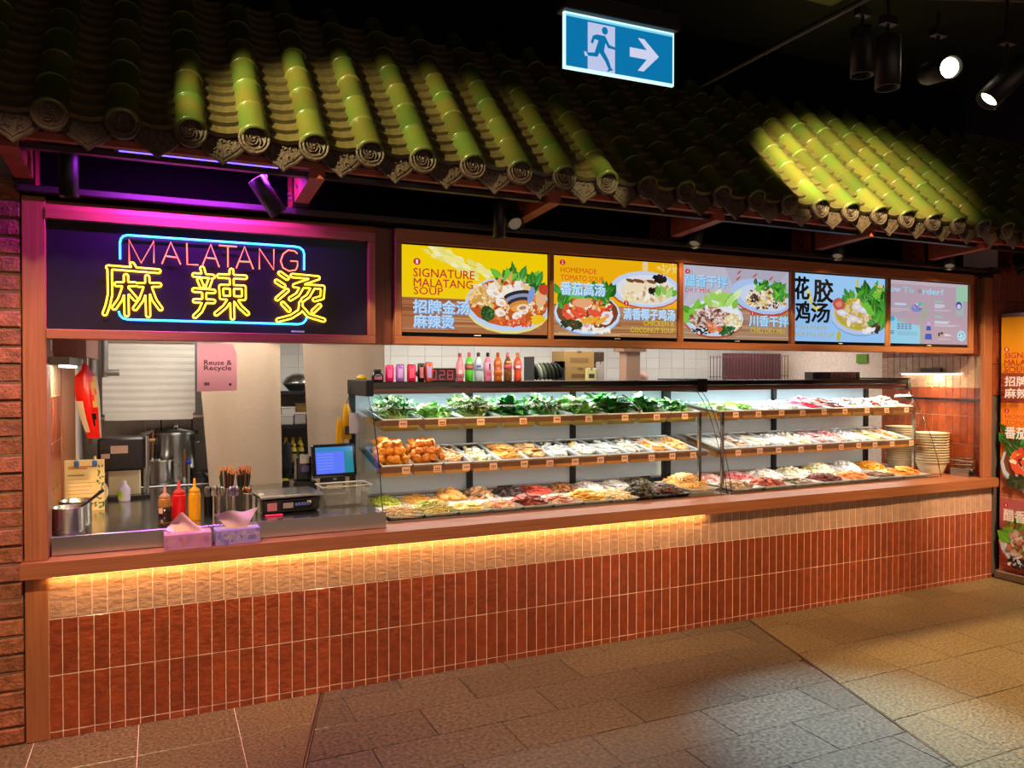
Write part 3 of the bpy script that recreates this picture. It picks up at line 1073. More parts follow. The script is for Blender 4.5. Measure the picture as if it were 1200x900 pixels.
class Pic:
    """flat picture: shapes in picture units (x right, y down) laid on the surface fn(x, z, lift)"""

    def __init__(s, W, H, fn, eps=0.00002):
        s.W, s.H, s.fn, s.eps = W, H, fn, eps
        s.pic, s.lets = MB(), []
        s.n = 0

    def _put(s, mb, pts, col):
        for (a, b, c) in ((1, 0, s.W), (-1, 0, 0), (0, 1, s.H), (0, -1, 0)):
            pts = clip(pts, a, b, c)
            if len(pts) < 3:
                return
        s.n += 1
        mb.color(col)
        mb.add([s.fn(x, y, s.n * s.eps) for x, y in pts][::-1], [tuple(range(len(pts)))], False)

    def poly(s, pts, col):
        s._put(s.pic, pts, col)

    def rect(s, x0, y0, x1, y1, col):
        s.poly([(x0, y0), (x1, y0), (x1, y1), (x0, y1)], col)

    def ell(s, cx, cy, rx, ry, col, rot=0, n=18, j=0, rng=None):
        pts = []
        for i in range(n):
            a = 2 * PI * i / n
            k = 1 + (rng.uniform(-j, j) if j else 0)
            x, y = rx * k * math.cos(a), ry * k * math.sin(a)
            pts.append((cx + x * math.cos(rot) - y * math.sin(rot), cy + x * math.sin(rot) + y * math.cos(rot)))
        s.poly(pts, col)

    def bits(s, cx, cy, rx, ry, n, size, pal, rng, el=1.6):
        for _ in range(int(n * 1.9)):
            a, r = rng.uniform(0, 2 * PI), math.sqrt(rng.random())
            z = size * rng.uniform(.4, .95)
            s.ell(cx + rx * r * math.cos(a), cy + ry * r * math.sin(a), z * rng.uniform(1, el), z * .7, rng.choice(pal), rng.uniform(0, PI), 7, .25, rng)

    def leaf(s, x, y, L, w, ang, col, rib='#9cc06a'):
        pts = []
        for i in range(9):
            t = i / 8
            pts.append((t * L, -w * math.sin(PI * t ** .8)))
        for i in range(7, 0, -1):
            t = i / 8
            pts.append((t * L, w * math.sin(PI * t ** .8)))
        f = lambda p: (x + p[0] * math.cos(ang) - p[1] * math.sin(ang), y + p[0] * math.sin(ang) + p[1] * math.cos(ang))
        s.poly([f(p) for p in pts], col)
        if rib:
            s.poly([f(p) for p in ((0, -w * .1), (L * .85, 0), (0, w * .1))], rib)

    def leaves(s, cx, cy, rx, ry, n, L, pal, rng):
        for _ in range(n):
            s.leaf(cx + rng.uniform(-rx, rx), cy + rng.uniform(-ry, ry), L * rng.uniform(.6, 1.2), L * rng.uniform(.16, .3), rng.uniform(-2.6, -.5), rng.choice(pal))

    def text(s, body, x0, y0, x1, y1, col, off=0.0, edge=None, slant=0.0):
        if edge:
            d = (y1 - y0) * .06
            s.text(body, x0 + d * .5, y0 + d * .6, x1 + d * .5, y1 + d * .6, edge, off + .035)
        s.n += 1
        n0 = s.n
        lm = MB(col)
        s.lets.append(lm)

        def fn(x, y):
            yy = y1 - (y - y0)
            return s.fn(x + slant * (y1 - yy), yy, n0 * s.eps)
        put_text(lm, body, fn, x0, x1, y0, y1, off)

    def badge(s, x, y, r, ch, col='#c8123a'):
        s.n += 1
        pts = [(x + r * math.cos(2 * PI * i / 20), y + r * math.sin(2 * PI * i / 20)) for i in range(20)]
        s._put(s.pic, pts, col)
        s.text(ch, x - r * .28, y - r * .55, x + r * .28, y + r * .55, '#f4e9ea', .02)


def wood_band(P, y0, y1, rng, cols=('#a8683f', '#93552f', '#b97b50', '#87492a', '#c08a5e')):
    P.rect(0, y0, P.W, y1, cols[0])
    n = 16
    for i in range(n):
        a = y0 + (y1 - y0) * (i + rng.uniform(-.3, .3)) / n
        x = rng.uniform(-.3, .5) * P.W
        P.rect(x, a, x + rng.uniform(.3, .8) * P.W, a + (y1 - y0) / n * rng.uniform(.3, .9), rng.choice(cols[1:]))


RED, SKY, YEL = '#c8202a', '#bfe0ff', '#e3cf1c'
GR = ['#2f7d1c', '#49a02a', '#1f5c17', '#6fbf3a', '#3b8f38']


def bowl_signature(P, ox, oy, k, rng, rim='#bcd4f5'):
    f = lambda x, y: (ox + x * k, oy + y * k)
    def E(x, y, rx, ry, c, rot=0, n=18, j=0):
        X, Y = f(x, y)
        P.ell(X, Y, rx * k, ry * k, c, rot, n, j, rng)
    E(0, 12, 350, 225, '#e6dc8a')
    E(0, 0, 345, 215, rim)
    E(0, -12, 320, 190, '#c2571c')
    X, Y = f(0, -150)
    P.leaves(*f(60, -170), 120 * k, 40 * k, 16, 120 * k, GR, rng)
    P.leaves(*f(230, -130), 70 * k, 50 * k, 12, 120 * k, GR, rng)
    for a, b, c in ((-70, -150, -1.05), (-20, -170, -1.3), (30, -120, -1.0), (-120, -140, -1.2)):
        x, y = f(a, b + 60)
        P.leaf(x, y, 170 * k, 20 * k, c, '#e2a64e', '#f3cf8a')
    P.bits(*f(0, -30), 290 * k, 150 * k, 110, 26 * k, ['#d8642a', '#e08a3a', '#f0cfa0', '#b43c18', '#f2e4cf', '#e9b25f', '#a94a1e'], rng)
    P.bits(*f(-150, -90), 130 * k, 70 * k, 22, 34 * k, ['#f4e9d8', '#ecd7b4', '#f7f0e8', '#d9b07a'], rng)
    P.bits(*f(80, -120), 120 * k, 50 * k, 16, 34 * k, ['#ece3ea', '#f5eedd', '#cfc6d8', '#e8c58c'], rng)
    P.bits(*f(-240, -40), 70 * k, 80 * k, 26, 26 * k, ['#e8b765', '#f0cf8c', '#d39a45'], rng)
    for q in range(5):
        E(60 + 6 * q, -80 + 26 * q, 110 - 9 * q, 30, ['#27242c', '#8d97b5', '#35303c', '#d9893c', '#e8a24e'][q], -.25)
    E(175, -80, 26, 70, '#7f9ed4', .25)
    E(255, -60, 45, 75, '#e5b483', .2, 14, .08)
    E(275, -130, 40, 45, '#c8402c', .1, 12, .2)
    E(-175, 80, 55, 62, '#1d4a20', 0, 16, .12)
    P.bits(*f(-175, 75), 42 * k, 48 * k, 26, 11 * k, ['#2e6a2a', '#17401a', '#3f7f34'], rng)
    for a, b in ((-70, -10), (-75, 70), (-120, -85), (60, 95), (110, 45)):
        E(a, b, 42, 32, '#f3ece4', rng.uniform(-.6, .6), 12, .1)
        E(a + 8, b + 6, 22, 14, '#e9c3a0', .4, 10, .15)
    E(105, 25, 50, 28, '#efe0c8', -.2)
    E(105, 25, 30, 15, '#b77f52', -.2)
    for a, b in ((20, 145), (90, 130)):
        E(a, b, 42, 26, '#e2643a', -.4, 12, .1)
        E(a - 6, b + 8, 26, 12, '#f6dcc0', -.4)
    for a in range(3):
        x, y = f(170, 150 - 25 * a)
        P.leaf(x, y, 130 * k, 20 * k, -.25 + .1 * a, '#f0c313', '#f8dc6a')
    P.bits(*f(30, 150), 150 * k, 30 * k, 20, 16 * k, ['#d4431c', '#e6602a', '#ef8a3e'], rng)


def bowl_tomato(P, ox, oy, k, rng):
    f = lambda x, y: (ox + x * k, oy + y * k)
    P.ell(*f(0, 10), 290 * k, 190 * k, '#8f9fc0')
    P.ell(*f(0, 0), 288 * k, 186 * k, '#c8dcf4')
    P.ell(*f(0, -10), 268 * k, 165 * k, '#7a4226')
    P.leaves(*f(-20, -130), 230 * k, 40 * k, 30, 130 * k, GR, rng)
    P.leaves(*f(120, -120), 80 * k, 60 * k, 14, 170 * k, GR, rng)
    P.leaves(*f(-190, -60), 60 * k, 40 * k, 10, 110 * k, GR[:3], rng)
    P.bits(*f(0, -10), 220 * k, 120 * k, 80, 30 * k, ['#e8502e', '#ef6a3c', '#d6431f', '#f0c9a4', '#f4ead8', '#e59a34', '#b9482a'], rng)
    for a, b in ((-170, 40), (-110, 10), (-60, -20), (40, 0), (90, 10), (-140, 70)):
        P.ell(*f(a, b), 60 * k, 24 * k, '#e9573a', .7, 12, .1, rng)
    P.ell(*f(-50, -90), 85 * k, 42 * k, '#e8a878', -.1, 14, .08, rng)
    for a, b in ((-20, 110), (150, 55), (165, 20)):
        P.ell(*f(a, b), 52 * k, 44 * k, '#eee4e6', 0, 14, .06, rng)
        P.ell(*f(a, b), 24 * k, 20 * k, '#d9a6ae', 0, 10, .1, rng)
    for a in (-70, -10, 60):
        P.leaf(*f(a, 100), 140 * k, 22 * k, -.6, '#eaa72a', '#f5cf66')
    P.bits(*f(-150, 110), 90 * k, 40 * k, 18, 24 * k, ['#2c3a1c', '#3d4a22', '#20301a'], rng)
    P.bits(*f(70, 150), 120 * k, 22 * k, 18, 22 * k, ['#f1ede0', '#e8d8b8', '#f7f4ea'], rng)


def bowl_dry(P, ox, oy, k, rng):
    f = lambda x, y: (ox + x * k, oy + y * k)
    P.ell(*f(0, 12), 290 * k, 190 * k, '#b5472a')
    P.ell(*f(0, 0), 285 * k, 182 * k, '#bfd4ef')
    P.ell(*f(0, -14), 262 * k, 158 * k, '#e4e8ee')
    P.leaves(*f(90, -130), 120 * k, 50 * k, 16, 160 * k, ['#9fd05a', '#b9de84', '#7fbf3f', '#d7ebb2'], rng)
    P.leaves(*f(-190, 30), 40 * k, 80 * k, 14, 170 * k, ['#63b32a', '#7cc53c', '#4b9a20'], rng)
    P.bits(*f(-40, 10), 190 * k, 110 * k, 130, 22 * k, ['#c9a79c', '#a5685a', '#8d4f42', '#d8c0bd', '#5e3a34', '#e3d3cc', '#b9826e'], rng)
    P.bits(*f(170, 40), 80 * k, 90 * k, 40, 22 * k, ['#f0e7c4', '#e2cf98', '#f6f1dc', '#d9bd76'], rng)
    P.bits(*f(110, 120), 80 * k, 45 * k, 40, 18 * k, ['#1f5a24', '#2f7a30', '#174a1c'], rng)
    P.bits(*f(-110, 125), 110 * k, 35 * k, 36, 15 * k, ['#15171a', '#2a2c30', '#dfe3e8', '#0d0f12'], rng)
    P.bits(*f(-10, 100), 60 * k, 40 * k, 12, 26 * k, ['#e08a5c', '#eba67e', '#d46a3c'], rng)


def tv_fn(k, y0=-0.0015):
    W = TVX[k][1] - TVX[k][0] - 0.012

    def make(Pw, Ph):
        H = 0.507
        return lambda x, y, lift: ((x / Pw - .5) * W, y0 - lift, 0.024 + (1 - y / Ph) * H)
    return make


def tv(k, label, Pw, Ph, draw):
    x0, x1 = TVX[k]
    W = x1 - x0
    t = thing('menu_screen', label, 'screen', ((x0 + x1) / 2, 0.012, 1.994), 0, 'menu screens over the counter')
    MB('#0a0a0c').box(-W / 2, W / 2, 0.0, 0.09, 0.001, 0.5395, 0.003).build('casing', 'black_gloss', t)
    MB('#d0d0d4').box(-0.022, 0.022, -0.0012, 0.001, 0.009, 0.015).build('badge', 'paint', t)
    sc_ = MB('#050507').box(-W / 2 + .006, W / 2 - .006, -0.0012, 0.001, 0.024, 0.531).build('display', 'black_gloss', t)
    P = Pic(Pw, Ph, tv_fn(k)(Pw, Ph))
    draw(P, random.Random(40 + k))
    P.pic.build('picture', 'screen_picture', sc_)
    for lm in P.lets:
        lm.build('lettering', 'screen_picture', sc_)
    return t


def draw1(P, rng):
    P.rect(0, 0, 1035, 370, '#f6d000')
    wood_band(P, 362, 605, rng)
    for i in range(60):
        t = rng.random()
        P.ell(180 + 430 * t + rng.uniform(-30, 30), 20 + 180 * t + rng.uniform(-45, 45), 34, 16, rng.choice(['#f3ea86', '#efe39a', '#f5efb4', '#e6dd7a']), .5, 8, .3, rng)
    bowl_signature(P, 745, 385, 0.92, rng)
    P.badge(96, 115, 24, '1')
    P.text('SIGNATURE', 72, 160, 490, 220, RED, .012)
    P.text('MALATANG', 74, 230, 478, 288, RED, .012)
    P.text('SOUP', 74, 290, 270, 342, RED, .012)
    P.text('招牌金汤', 72, 378, 450, 470, SKY, .03, '#6fa6da')
    P.text('麻辣烫', 74, 480, 345, 572, SKY, .03, '#6fa6da')


def draw2(P, rng):
    P.rect(0, 0, 1100, 430, '#f2b20a')
    wood_band(P, 420, 690, rng, ('#b07c50', '#9a6238', '#c49468', '#8f5832', '#cfa67e'))
    P.ell(800, 40, 26, 90, '#e8cf9a', 0)
    for i in range(30):
        P.bits(1010, 50, 90, 50, 1, 18, ['#f4d060', '#edc64a', '#f7dc84'], rng)
    P.ell(835, 260, 330, 170, '#e8b15e')
    P.ell(805, 268, 330, 165, '#d4641c', 0)
    P.ell(810, 252, 325, 165, '#c3d3f0')
    P.ell(815, 258, 280, 138, '#dfe0ea')
    P.ell(820, 270, 240, 108, '#e8dcc0')
    P.bits(820, 262, 225, 95, 60, 30, ['#f2ead4', '#e9d7ae', '#f6f2ea', '#dcc08a', '#c99a5e', '#efe3d8'], rng)
    for a in (660, 745, 850, 720):
        P.ell(a, 230, 46, 62, '#efdfbe', .3, 14, .08, rng)
        P.ell(a + 4, 180, 44, 16, '#7a4a2a', .2, 12, .1, rng)
    P.bits(930, 150, 60, 32, 26, 24, ['#1b1517', '#2b2022', '#0f0c0e'], rng)
    P.bits(880, 265, 45, 25, 14, 24, ['#1b1517', '#2b2022'], rng)
    P.leaves(980, 300, 60, 20, 16, 100, ['#8fbf4a', '#b8d98a', '#6ea83a', '#dcebc4'], rng)
    P.bits(650, 345, 70, 45, 50, 10, ['#efdf9e', '#e0c778', '#f5ecc4'], rng)
    bowl_tomato(P, 285, 490, 0.99, rng)
    P.badge(66, 60, 24, '2')
    P.badge(616, 387, 24, '3')
    P.text('HOMEMADE', 50, 100, 355, 145, '#d0481c', .004)
    P.text('TOMATO SOUP', 50, 165, 415, 212, '#d0481c', .004)
    P.text('番茄高汤', 50, 225, 425, 335, '#cfe8ff', .03, '#7fb0da')
    P.text('清香椰子鸡汤', 592, 430, 1068, 530, '#cfe8ff', .03, '#7fb0da')
    P.text('CHICKEN &', 775, 535, 1062, 582, '#d6c224', .014)
    P.text('COCONUT SOUP', 655, 600, 1066, 645, '#d6c224', .014)


def draw3(P, rng):
    P.rect(0, 0, 1010, 420, '#b9b4c6')
    for i in range(14):
        P.poly([(rng.uniform(0, 1010), 0), (rng.uniform(0, 1010), 0), (rng.uniform(-100, 1110), 420), (rng.uniform(-100, 1110), 420)], rng.choice(['#b4afc2', '#bdb8c8', '#aeaabc']))
    wood_band(P, 390, 690, rng, ('#a88466', '#93694c', '#b9987c', '#8a6248', '#c4a78e'))
    for i in range(5):
        P.leaf(480 + 160 * (i % 3) + rng.uniform(-20, 20), 60 + 20 * i, 70, 8, -.8, '#c8484a', None)
    P.ell(740, 280, 300, 170, '#c14b22', .22)
    P.ell(735, 262, 300, 165, '#a9c4ee', .2)
    P.ell(760, 270, 245, 125, '#c8d6ee', .2)
    P.bits(780, 280, 205, 105, 120, 22, ['#e2c77e', '#d4b05a', '#efe0b4', '#c08f3e', '#e8d29c', '#6b3f2c', '#f0e8d8'], rng)
    P.bits(660, 280, 45, 40, 20, 13, ['#2c1a18', '#4a2a26'], rng)
    P.bits(860, 330, 60, 40, 24, 12, ['#2c1a18', '#5a302a', '#f1e9e0'], rng)
    P.leaves(800, 180, 130, 40, 30, 80, GR, rng)
    P.leaves(920, 260, 70, 60, 22, 80, GR, rng)
    bowl_dry(P, 280, 490, 0.97, rng)
    P.badge(28, 65, 22, '4')
    P.badge(632, 432, 22, '5')
    P.text('醋香干拌', 8, 92, 390, 200, '#a8dcff', .03, '#6fa0c8')
    P.text('DRY MIX', 8, 218, 235, 258, '#c05058', 0)
    P.text('川香干拌', 600, 450, 985, 555, '#b8e2ff', .03, '#6fa0c8')
    P.text('CHILI DRY MIX', 612, 575, 960, 622, '#d2b81c', .014)


def draw4(P, rng):
    P.rect(0, 0, 960, 700, '#8fc0f2')
    P.ell(480, 80, 700, 220, '#9ccaf6')
    P.ell(480, 640, 700, 130, '#93c3f4')
    P.ell(690, 420, 320, 215, '#7da4d8', 0)
    P.ell(690, 405, 320, 215, '#b4c4ea')
    P.ell(695, 395, 285, 182, '#c9b84e')
    P.ell(695, 400, 265, 165, '#b9a63a')
    P.rect(646, 20, 668, 280, '#d8c21e')
    P.ell(460, 300, 68, 66, '#c45a4a', 0, 18, .06, rng)
    P.ell(460, 300, 34, 30, '#d98a72', 0, 14, .15, rng)
    P.bits(690, 400, 200, 130, 70, 32, ['#e8d3b4', '#d9b992', '#f1e4d0', '#cfa77c', '#dcc79a', '#c4aa4e'], rng)
    for a, b in ((490, 390), (650, 320), (610, 450), (770, 300), (720, 350)):
        P.ell(a, b, 56, 34, '#d8d4ea', .1, 14, .08, rng)
        P.ell(a, b, 30, 16, '#efe4da', .1, 12, .1, rng)
    P.leaves(830, 260, 120, 80, 34, 150, GR, rng)
    P.leaves(890, 450, 60, 120, 34, 150, GR, rng)
    P.leaves(590, 240, 60, 40, 12, 100, GR, rng)
    P.bits(850, 550, 50, 40, 14, 28, ['#3a2420', '#54382e', '#241816'], rng)
    P.bits(770, 575, 60, 30, 10, 28, ['#e4e0ec', '#f2eef0'], rng)
    for i in range(12):
        P.bits(880, 110, 60, 50, 1, 22, ['#d8c470', '#c8b452'], rng)
    for i in range(9):
        t = i / 8
        P.ell(135 + 30 * math.sin(3 * t) + 190 * max(0, t - .4), 190 + 170 * min(1, 1.6 * t), 16, 26, rng.choice(['#d9c84a', '#cdb83a', '#e2d468']), .5, 10, .1, rng)
    P.ell(450, 640, 24, 55, '#b9b040', .1, 12, .15, rng)
    P.text('花', 2, 40, 142, 270, '#0a0a0c', .03)
    P.text('胶', 190, 50, 385, 290, '#0a0a0c', .03)
    P.text('鸡', 10, 290, 150, 510, '#0a0a0c', .03)
    P.text('汤', 165, 300, 352, 500, '#0a0a0c', .03)
    P.text('FISH MAW', 14, 535, 330, 580, '#b5a768', -.004)
    P.text('ICKEN SOUP', 6, 605, 405, 652, '#b5a768', -.004)


def draw5(P, rng):
    P.rect(0, 0, 870, 690, '#b69fae')
    P.rect(0, 0, 870, 40, '#c2b0bd')
    P.poly([(0, 400), (70, 400), (90, 450), (330, 490), (345, 690), (0, 690)], '#8fcfea')
    P.poly([(330, 240), (400, 240), (420, 360), (360, 470), (380, 690), (330, 690)], '#a9a7a0')
    P.rect(735, 20, 870, 190, '#9ec8ac')
    P.rect(740, 190, 820, 360, '#a4b8b0')
    P.rect(490, 200, 580, 220, '#93c7ae')
    for y, w in ((240, 110), (256, 120), (270, 90)):
        P.rect(490, y, 490 + w, y + 11, '#cfd2ea')
    for y, w in ((300, 190), (312, 160)):
        P.rect(490, y, 490 + w, y + 6, '#bcc4cc')
    P.rect(490, 372, 580, 392, '#93c7ae')
    for y, w in ((430, 170), (446, 150)):
        P.rect(490, y, 490 + w, y + 11, '#cfe0f2')
    for y, w in ((470, 280), (482, 230)):
        P.rect(490, y, 490 + w, y + 6, '#d8cdd8')
    P.rect(55, 248, 175, 272, '#b9d6ea')
    for y, w in ((305, 200), (320, 220), (334, 120)):
        P.rect(5, y, 5 + w, y + 7, '#c6bccb')
    P.rect(85, 425, 190, 440, '#8fc0a6')
    for r in range(3):
        for q in range(4):
            P.rect(85 + 40 * q, 470 + 24 * r, 115 + 40 * q, 486 + 24 * r, '#6f86a6')
    for y in (560, 575, 590):
        P.rect(85, y, 300, y + 6, '#7ba9c4')
        P.rect(5, y - 8, 50, y, '#3e5f90')
    P.ell(30, 420, 30, 28, '#4aa6c2')
    # little drawn bowl, diner, helper, trolley
    P.ell(290, 300, 62, 38, '#7d86c8')
    P.bits(290, 275, 55, 28, 26, 15, ['#52b6c6', '#d88ab0', '#3d6bb0', '#e2e8f4', '#5a58a4'], rng)
    P.leaf(300, 270, 70, 18, -.7, '#5fb7b8', None)
    P.ell(765, 245, 34, 46, '#2f47a8')
    P.ell(765, 255, 24, 28, '#dcc4d8')
    P.ell(425, 462, 24, 24, '#c8a8d4')
    P.poly([(400, 490), (445, 490), (450, 540), (395, 540)], '#2c55b0')
    P.poly([(388, 575), (455, 575), (460, 640), (382, 640)], '#2350c0')
    P.rect(530, 560, 550, 600, '#1a1a20')
    P.ell(570, 565, 16, 14, '#1a1a20')
    P.rect(535, 605, 660, 612, '#c8b06a')
    P.rect(535, 630, 660, 636, '#dfc4dc')
    P.poly([(600, 570), (650, 575), (690, 590), (600, 600)], '#dcd6ea')
    P.ell(798, 590, 52, 62, '#9fd8ec')
    P.bits(798, 590, 30, 38, 16, 10, ['#4e6f94', '#e8f4fa', '#6a4a70'], rng)
    P.text('ow', 4, 85, 115, 130, '#9fd3f0', .03)
    P.text('To', 140, 70, 258, 130, '#8fcbd8', .03)
    P.ell(322, 108, 26, 24, '#a08a98')
    P.text('rder?', 355, 70, 585, 135, '#9fd3f0', .03)


tv(0, 'menu screen with SIGNATURE MALATANG SOUP on yellow, first from the left', 1035, 605, draw1)
tv(1, 'menu screen with HOMEMADE TOMATO SOUP and CHICKEN & COCONUT SOUP', 1100, 690, draw2)
tv(2, 'grey menu screen with two dry mix bowls and CHILI DRY MIX', 1010, 690, draw3)
tv(3, 'blue menu screen with FISH MAW soup and big black characters', 960, 700, draw4)
tv(4, 'mauve menu screen explaining how to order, last on the right', 870, 690, draw5)

# ------------------------------------------------------------------ exit sign
ex = thing('exit_sign', 'lit blue hanging exit sign with running figure and arrow', 'exit sign', (1.332, -2.225, 2.885), -0.03)
PW, PH = 400, 170


def ex_fn(x, y, lift):
    return ((x / PW - .5) * 0.396, -0.0062 - lift, -y / PH * 0.168 - 0.002)


glow('exit_edge', (0.62, 0.95, 1.0), 1.2)
MB('#e8f6ff').box(-0.2, 0.2, -0.0055, 0.0055, -0.172, 0.0).build('light_panel', 'exit_edge', ex)
P = Pic(PW, PH, ex_fn, 0.0002)
P.rect(4, 5, 396, 165, '#0578b0')
P.rect(80, 18, 178, 165, '#c3cdf0')
P.rect(4, 5, 396, 12, '#7fe0f6')
a_ = '#0578b0'
P.ell(141, 36, 11, 12, a_)
P.poly([(112, 52), (142, 52), (158, 78), (178, 82), (178, 90), (152, 88), (143, 74), (138, 100), (156, 128), (166, 155), (156, 158), (142, 132), (122, 108), (114, 122), (76, 124), (72, 114), (104, 110), (118, 70), (104, 68), (98, 84), (90, 80), (98, 58)], a_)
P.poly([(74, 112), (66, 112), (70, 126), (82, 124)], '#c3cdf0')
P.poly([(152, 156), (168, 150), (170, 156), (148, 164)], a_)
P.poly([(232, 72), (296, 72), (262, 38), (286, 38), (342, 86), (284, 142), (262, 142), (296, 102), (232, 102)], '#d5daf6')
P.pic.build('picture', 'screen_picture', ex)
MB('#1a161a').box(-0.21, 0.21, -0.03, 0.03, 0.0, 0.05, 0.004).build('housing', 'black_metal', ex)
MB('#1a161a').cyl((-0.15, 0, 0.05), (-0.15, 0, 1.41), 0.006, n=6).cyl((0.15, 0, 0.05), (0.15, 0, 1.41), 0.006, n=6).build('hanger', 'black_metal', ex)
# ------------------------------------------------------------------ display cases
GP = [(0.185, 0.878), (0.21, 1.00), (0.255, 1.15), (0.31, 1.29), (0.385, 1.45), (0.46, 1.56), (0.555, 1.652)]   # curved front glass (y, z)
ZF = 0.876
glow('case_light', (0.72, 0.96, 1.0), 3.0)
mat('case_back', '#d2e2ec', 0.35, var=0.05, vscale=3)
mat('shelf_edge', '#6d452e', 0.35, var=0.2, vscale=20)
mat('tray', '#d8d6d0', 0.3)
mat('tray_amber', '#b98a4a', 0.3, trans=0.0)
SH = [(1.462, 1.518, 'top'), (1.168, 1.262, 'middle')]      # front and back height of each shelf
YF, YB = 0.36, 0.86


def display_case(x0, x1, label, npost, ntop, nmid, rng):
    cx = (x0 + x1) / 2
    t = thing('display_case', label, 'display case', (cx, 0.55, ZF), 0, 'glass display cases on the counter')
    a, b = x0 - cx, x1 - cx
    oy, oz = -0.55, -ZF
    g = MB()
    v, F = [], []
    for (y, z) in GP:
        v += [(a, y + oy, z + oz), (b, y + oy, z + oz)]
    for i in range(len(GP) - 1):
        F.append((2 * i, 2 * i + 1, 2 * i + 3, 2 * i + 2))
    g.add(v, F, True)
    g.build('front_glass', 'glass', t)
    for x in (a + .004, b - .004):
        e = MB('#20262a')
        side = [(y + oy, z + oz) for y, z in GP] + [(1.0 + oy, 1.652 + oz), (1.0 + oy, ZF + oz)]
        sg = MB()
        sg.add([(x, y, z) for y, z in side], [tuple(range(len(side)))], False)
        so = sg.build('side_glass', 'glass', t)
        e.tube([(x, y + oy - .002, z + oz) for y, z in GP], 0.0028, 5)
        e.build('glass_edge', 'black_gloss', so)
    # canopy over the glass
    MB('#1d1412').box(a, b, 0.50 + oy, 1.04 + oy, 1.684 + oz, 1.722 + oz, 0.004).build('canopy', 'gloss', t)
    MB('#6b4048').box(a, b, 0.508 + oy, 1.03 + oy, 1.664 + oz, 1.684 + oz).build('canopy_reflection', 'gloss', t)  # pinkish reflection below the canopy edge, painted as a strip
    MB('#8f5a38').box(a, b, 0.522 + oy, 0.56 + oy, 1.644 + oz, 1.664 + oz).build('canopy_lip', 'gloss', t)
    MB('#101012').box(a - .02, a + .03, 0.495 + oy, 1.03 + oy, 1.63 + oz, 1.735 + oz, 0.006).build('end_cap', 'black_metal', t)
    MB('#101012').box(b - .03, b + .015, 0.495 + oy, 1.03 + oy, 1.63 + oz, 1.735 + oz, 0.006).build('end_cap', 'black_metal', t)
    MB('#ffffff').box(a + .05, b - .05, 0.60 + oy, 0.63 + oy, 1.648 + oz, 1.662 + oz).build('light_tube', 'case_light', t)
    # back: pale sliding panels and black posts
    w = (b - a) / npost
    for k in range(npost):
        MB().box(a + w * k + .02, a + w * (k + 1) - .02, 0.985 + oy, 0.995 + oy, 0.93 + oz, 1.64 + oz).build('back_panel', 'case_back', t)
    for k in range(npost + 1):
        MB('#15171c').box(a + w * k - .02, a + w * k + .02, 0.955 + oy, 0.985 + oy, ZF + oz, 1.66 + oz).build('back_post', 'black_metal', t)
    MB('#15171c').box(a, b, 0.95 + oy, 0.98 + oy, ZF + oz, 0.915 + oz).build('bottom_rail', 'black_metal', t)
    MB('#c9c6c0').box(a + .01, b - .01, 0.20 + oy, 0.95 + oy, ZF + oz, 0.884 + oz).build('base_plate', 'steel', t)
    for x in ((b - .12,) if x0 < 2 else (a + .06, b - .12)):
        MB('#b8bcc0').box(x - .011, x + .011, YF + oy - .008, YF + oy + .012, 0.884 + oz, 1.48 + oz).build('shelf_post', 'steel', t)
    for zf, zb, nm in SH:
        sh = MB('#cfd4d4')
        sl = (zb - zf) / (YB - YF)
        sh.prism([(YF + oy, zf + oz + .012), (YB + oy, zb + oz + .012), (YB + oy, zb + oz + .018), (YF + oy, zf + oz + .018)], a + .01, b - .02, 'x')
        so = sh.build('shelf', 'glass', t)
        MB().box(a + .01, b - .05, YF + oy - .006, YF + oy, zf + oz - .012, zf + oz + .020).build('shelf_edge', 'shelf_edge', so)
        n = ntop if nm == 'top' else nmid
        pw = (b - a - .16) / n
        for k in range(n):
            x = a + .07 + pw * (k + (.62 if nm == 'middle' else .40)) + rng.uniform(-.02, .02)
            z = zf + oz - .006 + rng.uniform(-.003, .003)
            tg = MB('#f2b894')
            tg.box(x - .026, x + .026, YF + oy - .012, YF + oy - .0075, z - .018, z + .024)
            tg.color('#5a3020')
            for q in range(3):
                tg.box(x - .016 + .012 * q, x - .008 + .012 * q, YF + oy - .0124, YF + oy - .012, z + .000, z + .010)
            if k % 2:
                tg.box(x - .018, x + .018, YF + oy - .0124, YF + oy - .012, z - .010, z - .006)
            tg.build('price_tag', 'paint', so)
    light('case_light', 'AREA', (cx, 0.62, 1.646), 19 * (x1 - x0) / 2.5, (0.78, 0.97, 1.0), (cx, 0.66, 1.0), (x1 - x0) - .1, 0.05)
    light('case_light', 'AREA', (cx, 0.52, 1.375), 5 * (x1 - x0) / 2.5, (0.9, 0.97, 1.0), (cx, 0.52, 1.0), (x1 - x0) - .1, 0.05)
    light('case_light', 'AREA', (cx, 0.50, 1.07), 8 * (x1 - x0) / 2.5, (1.0, 0.92, 0.82), (cx, 0.50, .8), (x1 - x0) - .1, 0.05)
    return t


XC = [(1.215, 3.825), (3.862, 6.17)]
crng = random.Random(9)
display_case(*XC[0], 'long glass display case at the left with leafy greens on its top shelf', 3, 9, 12, crng)
display_case(*XC[1], 'glass display case at the right with sausages and pale foods', 2, 9, 10, crng)

mat('tray_clear', None, 0.25)


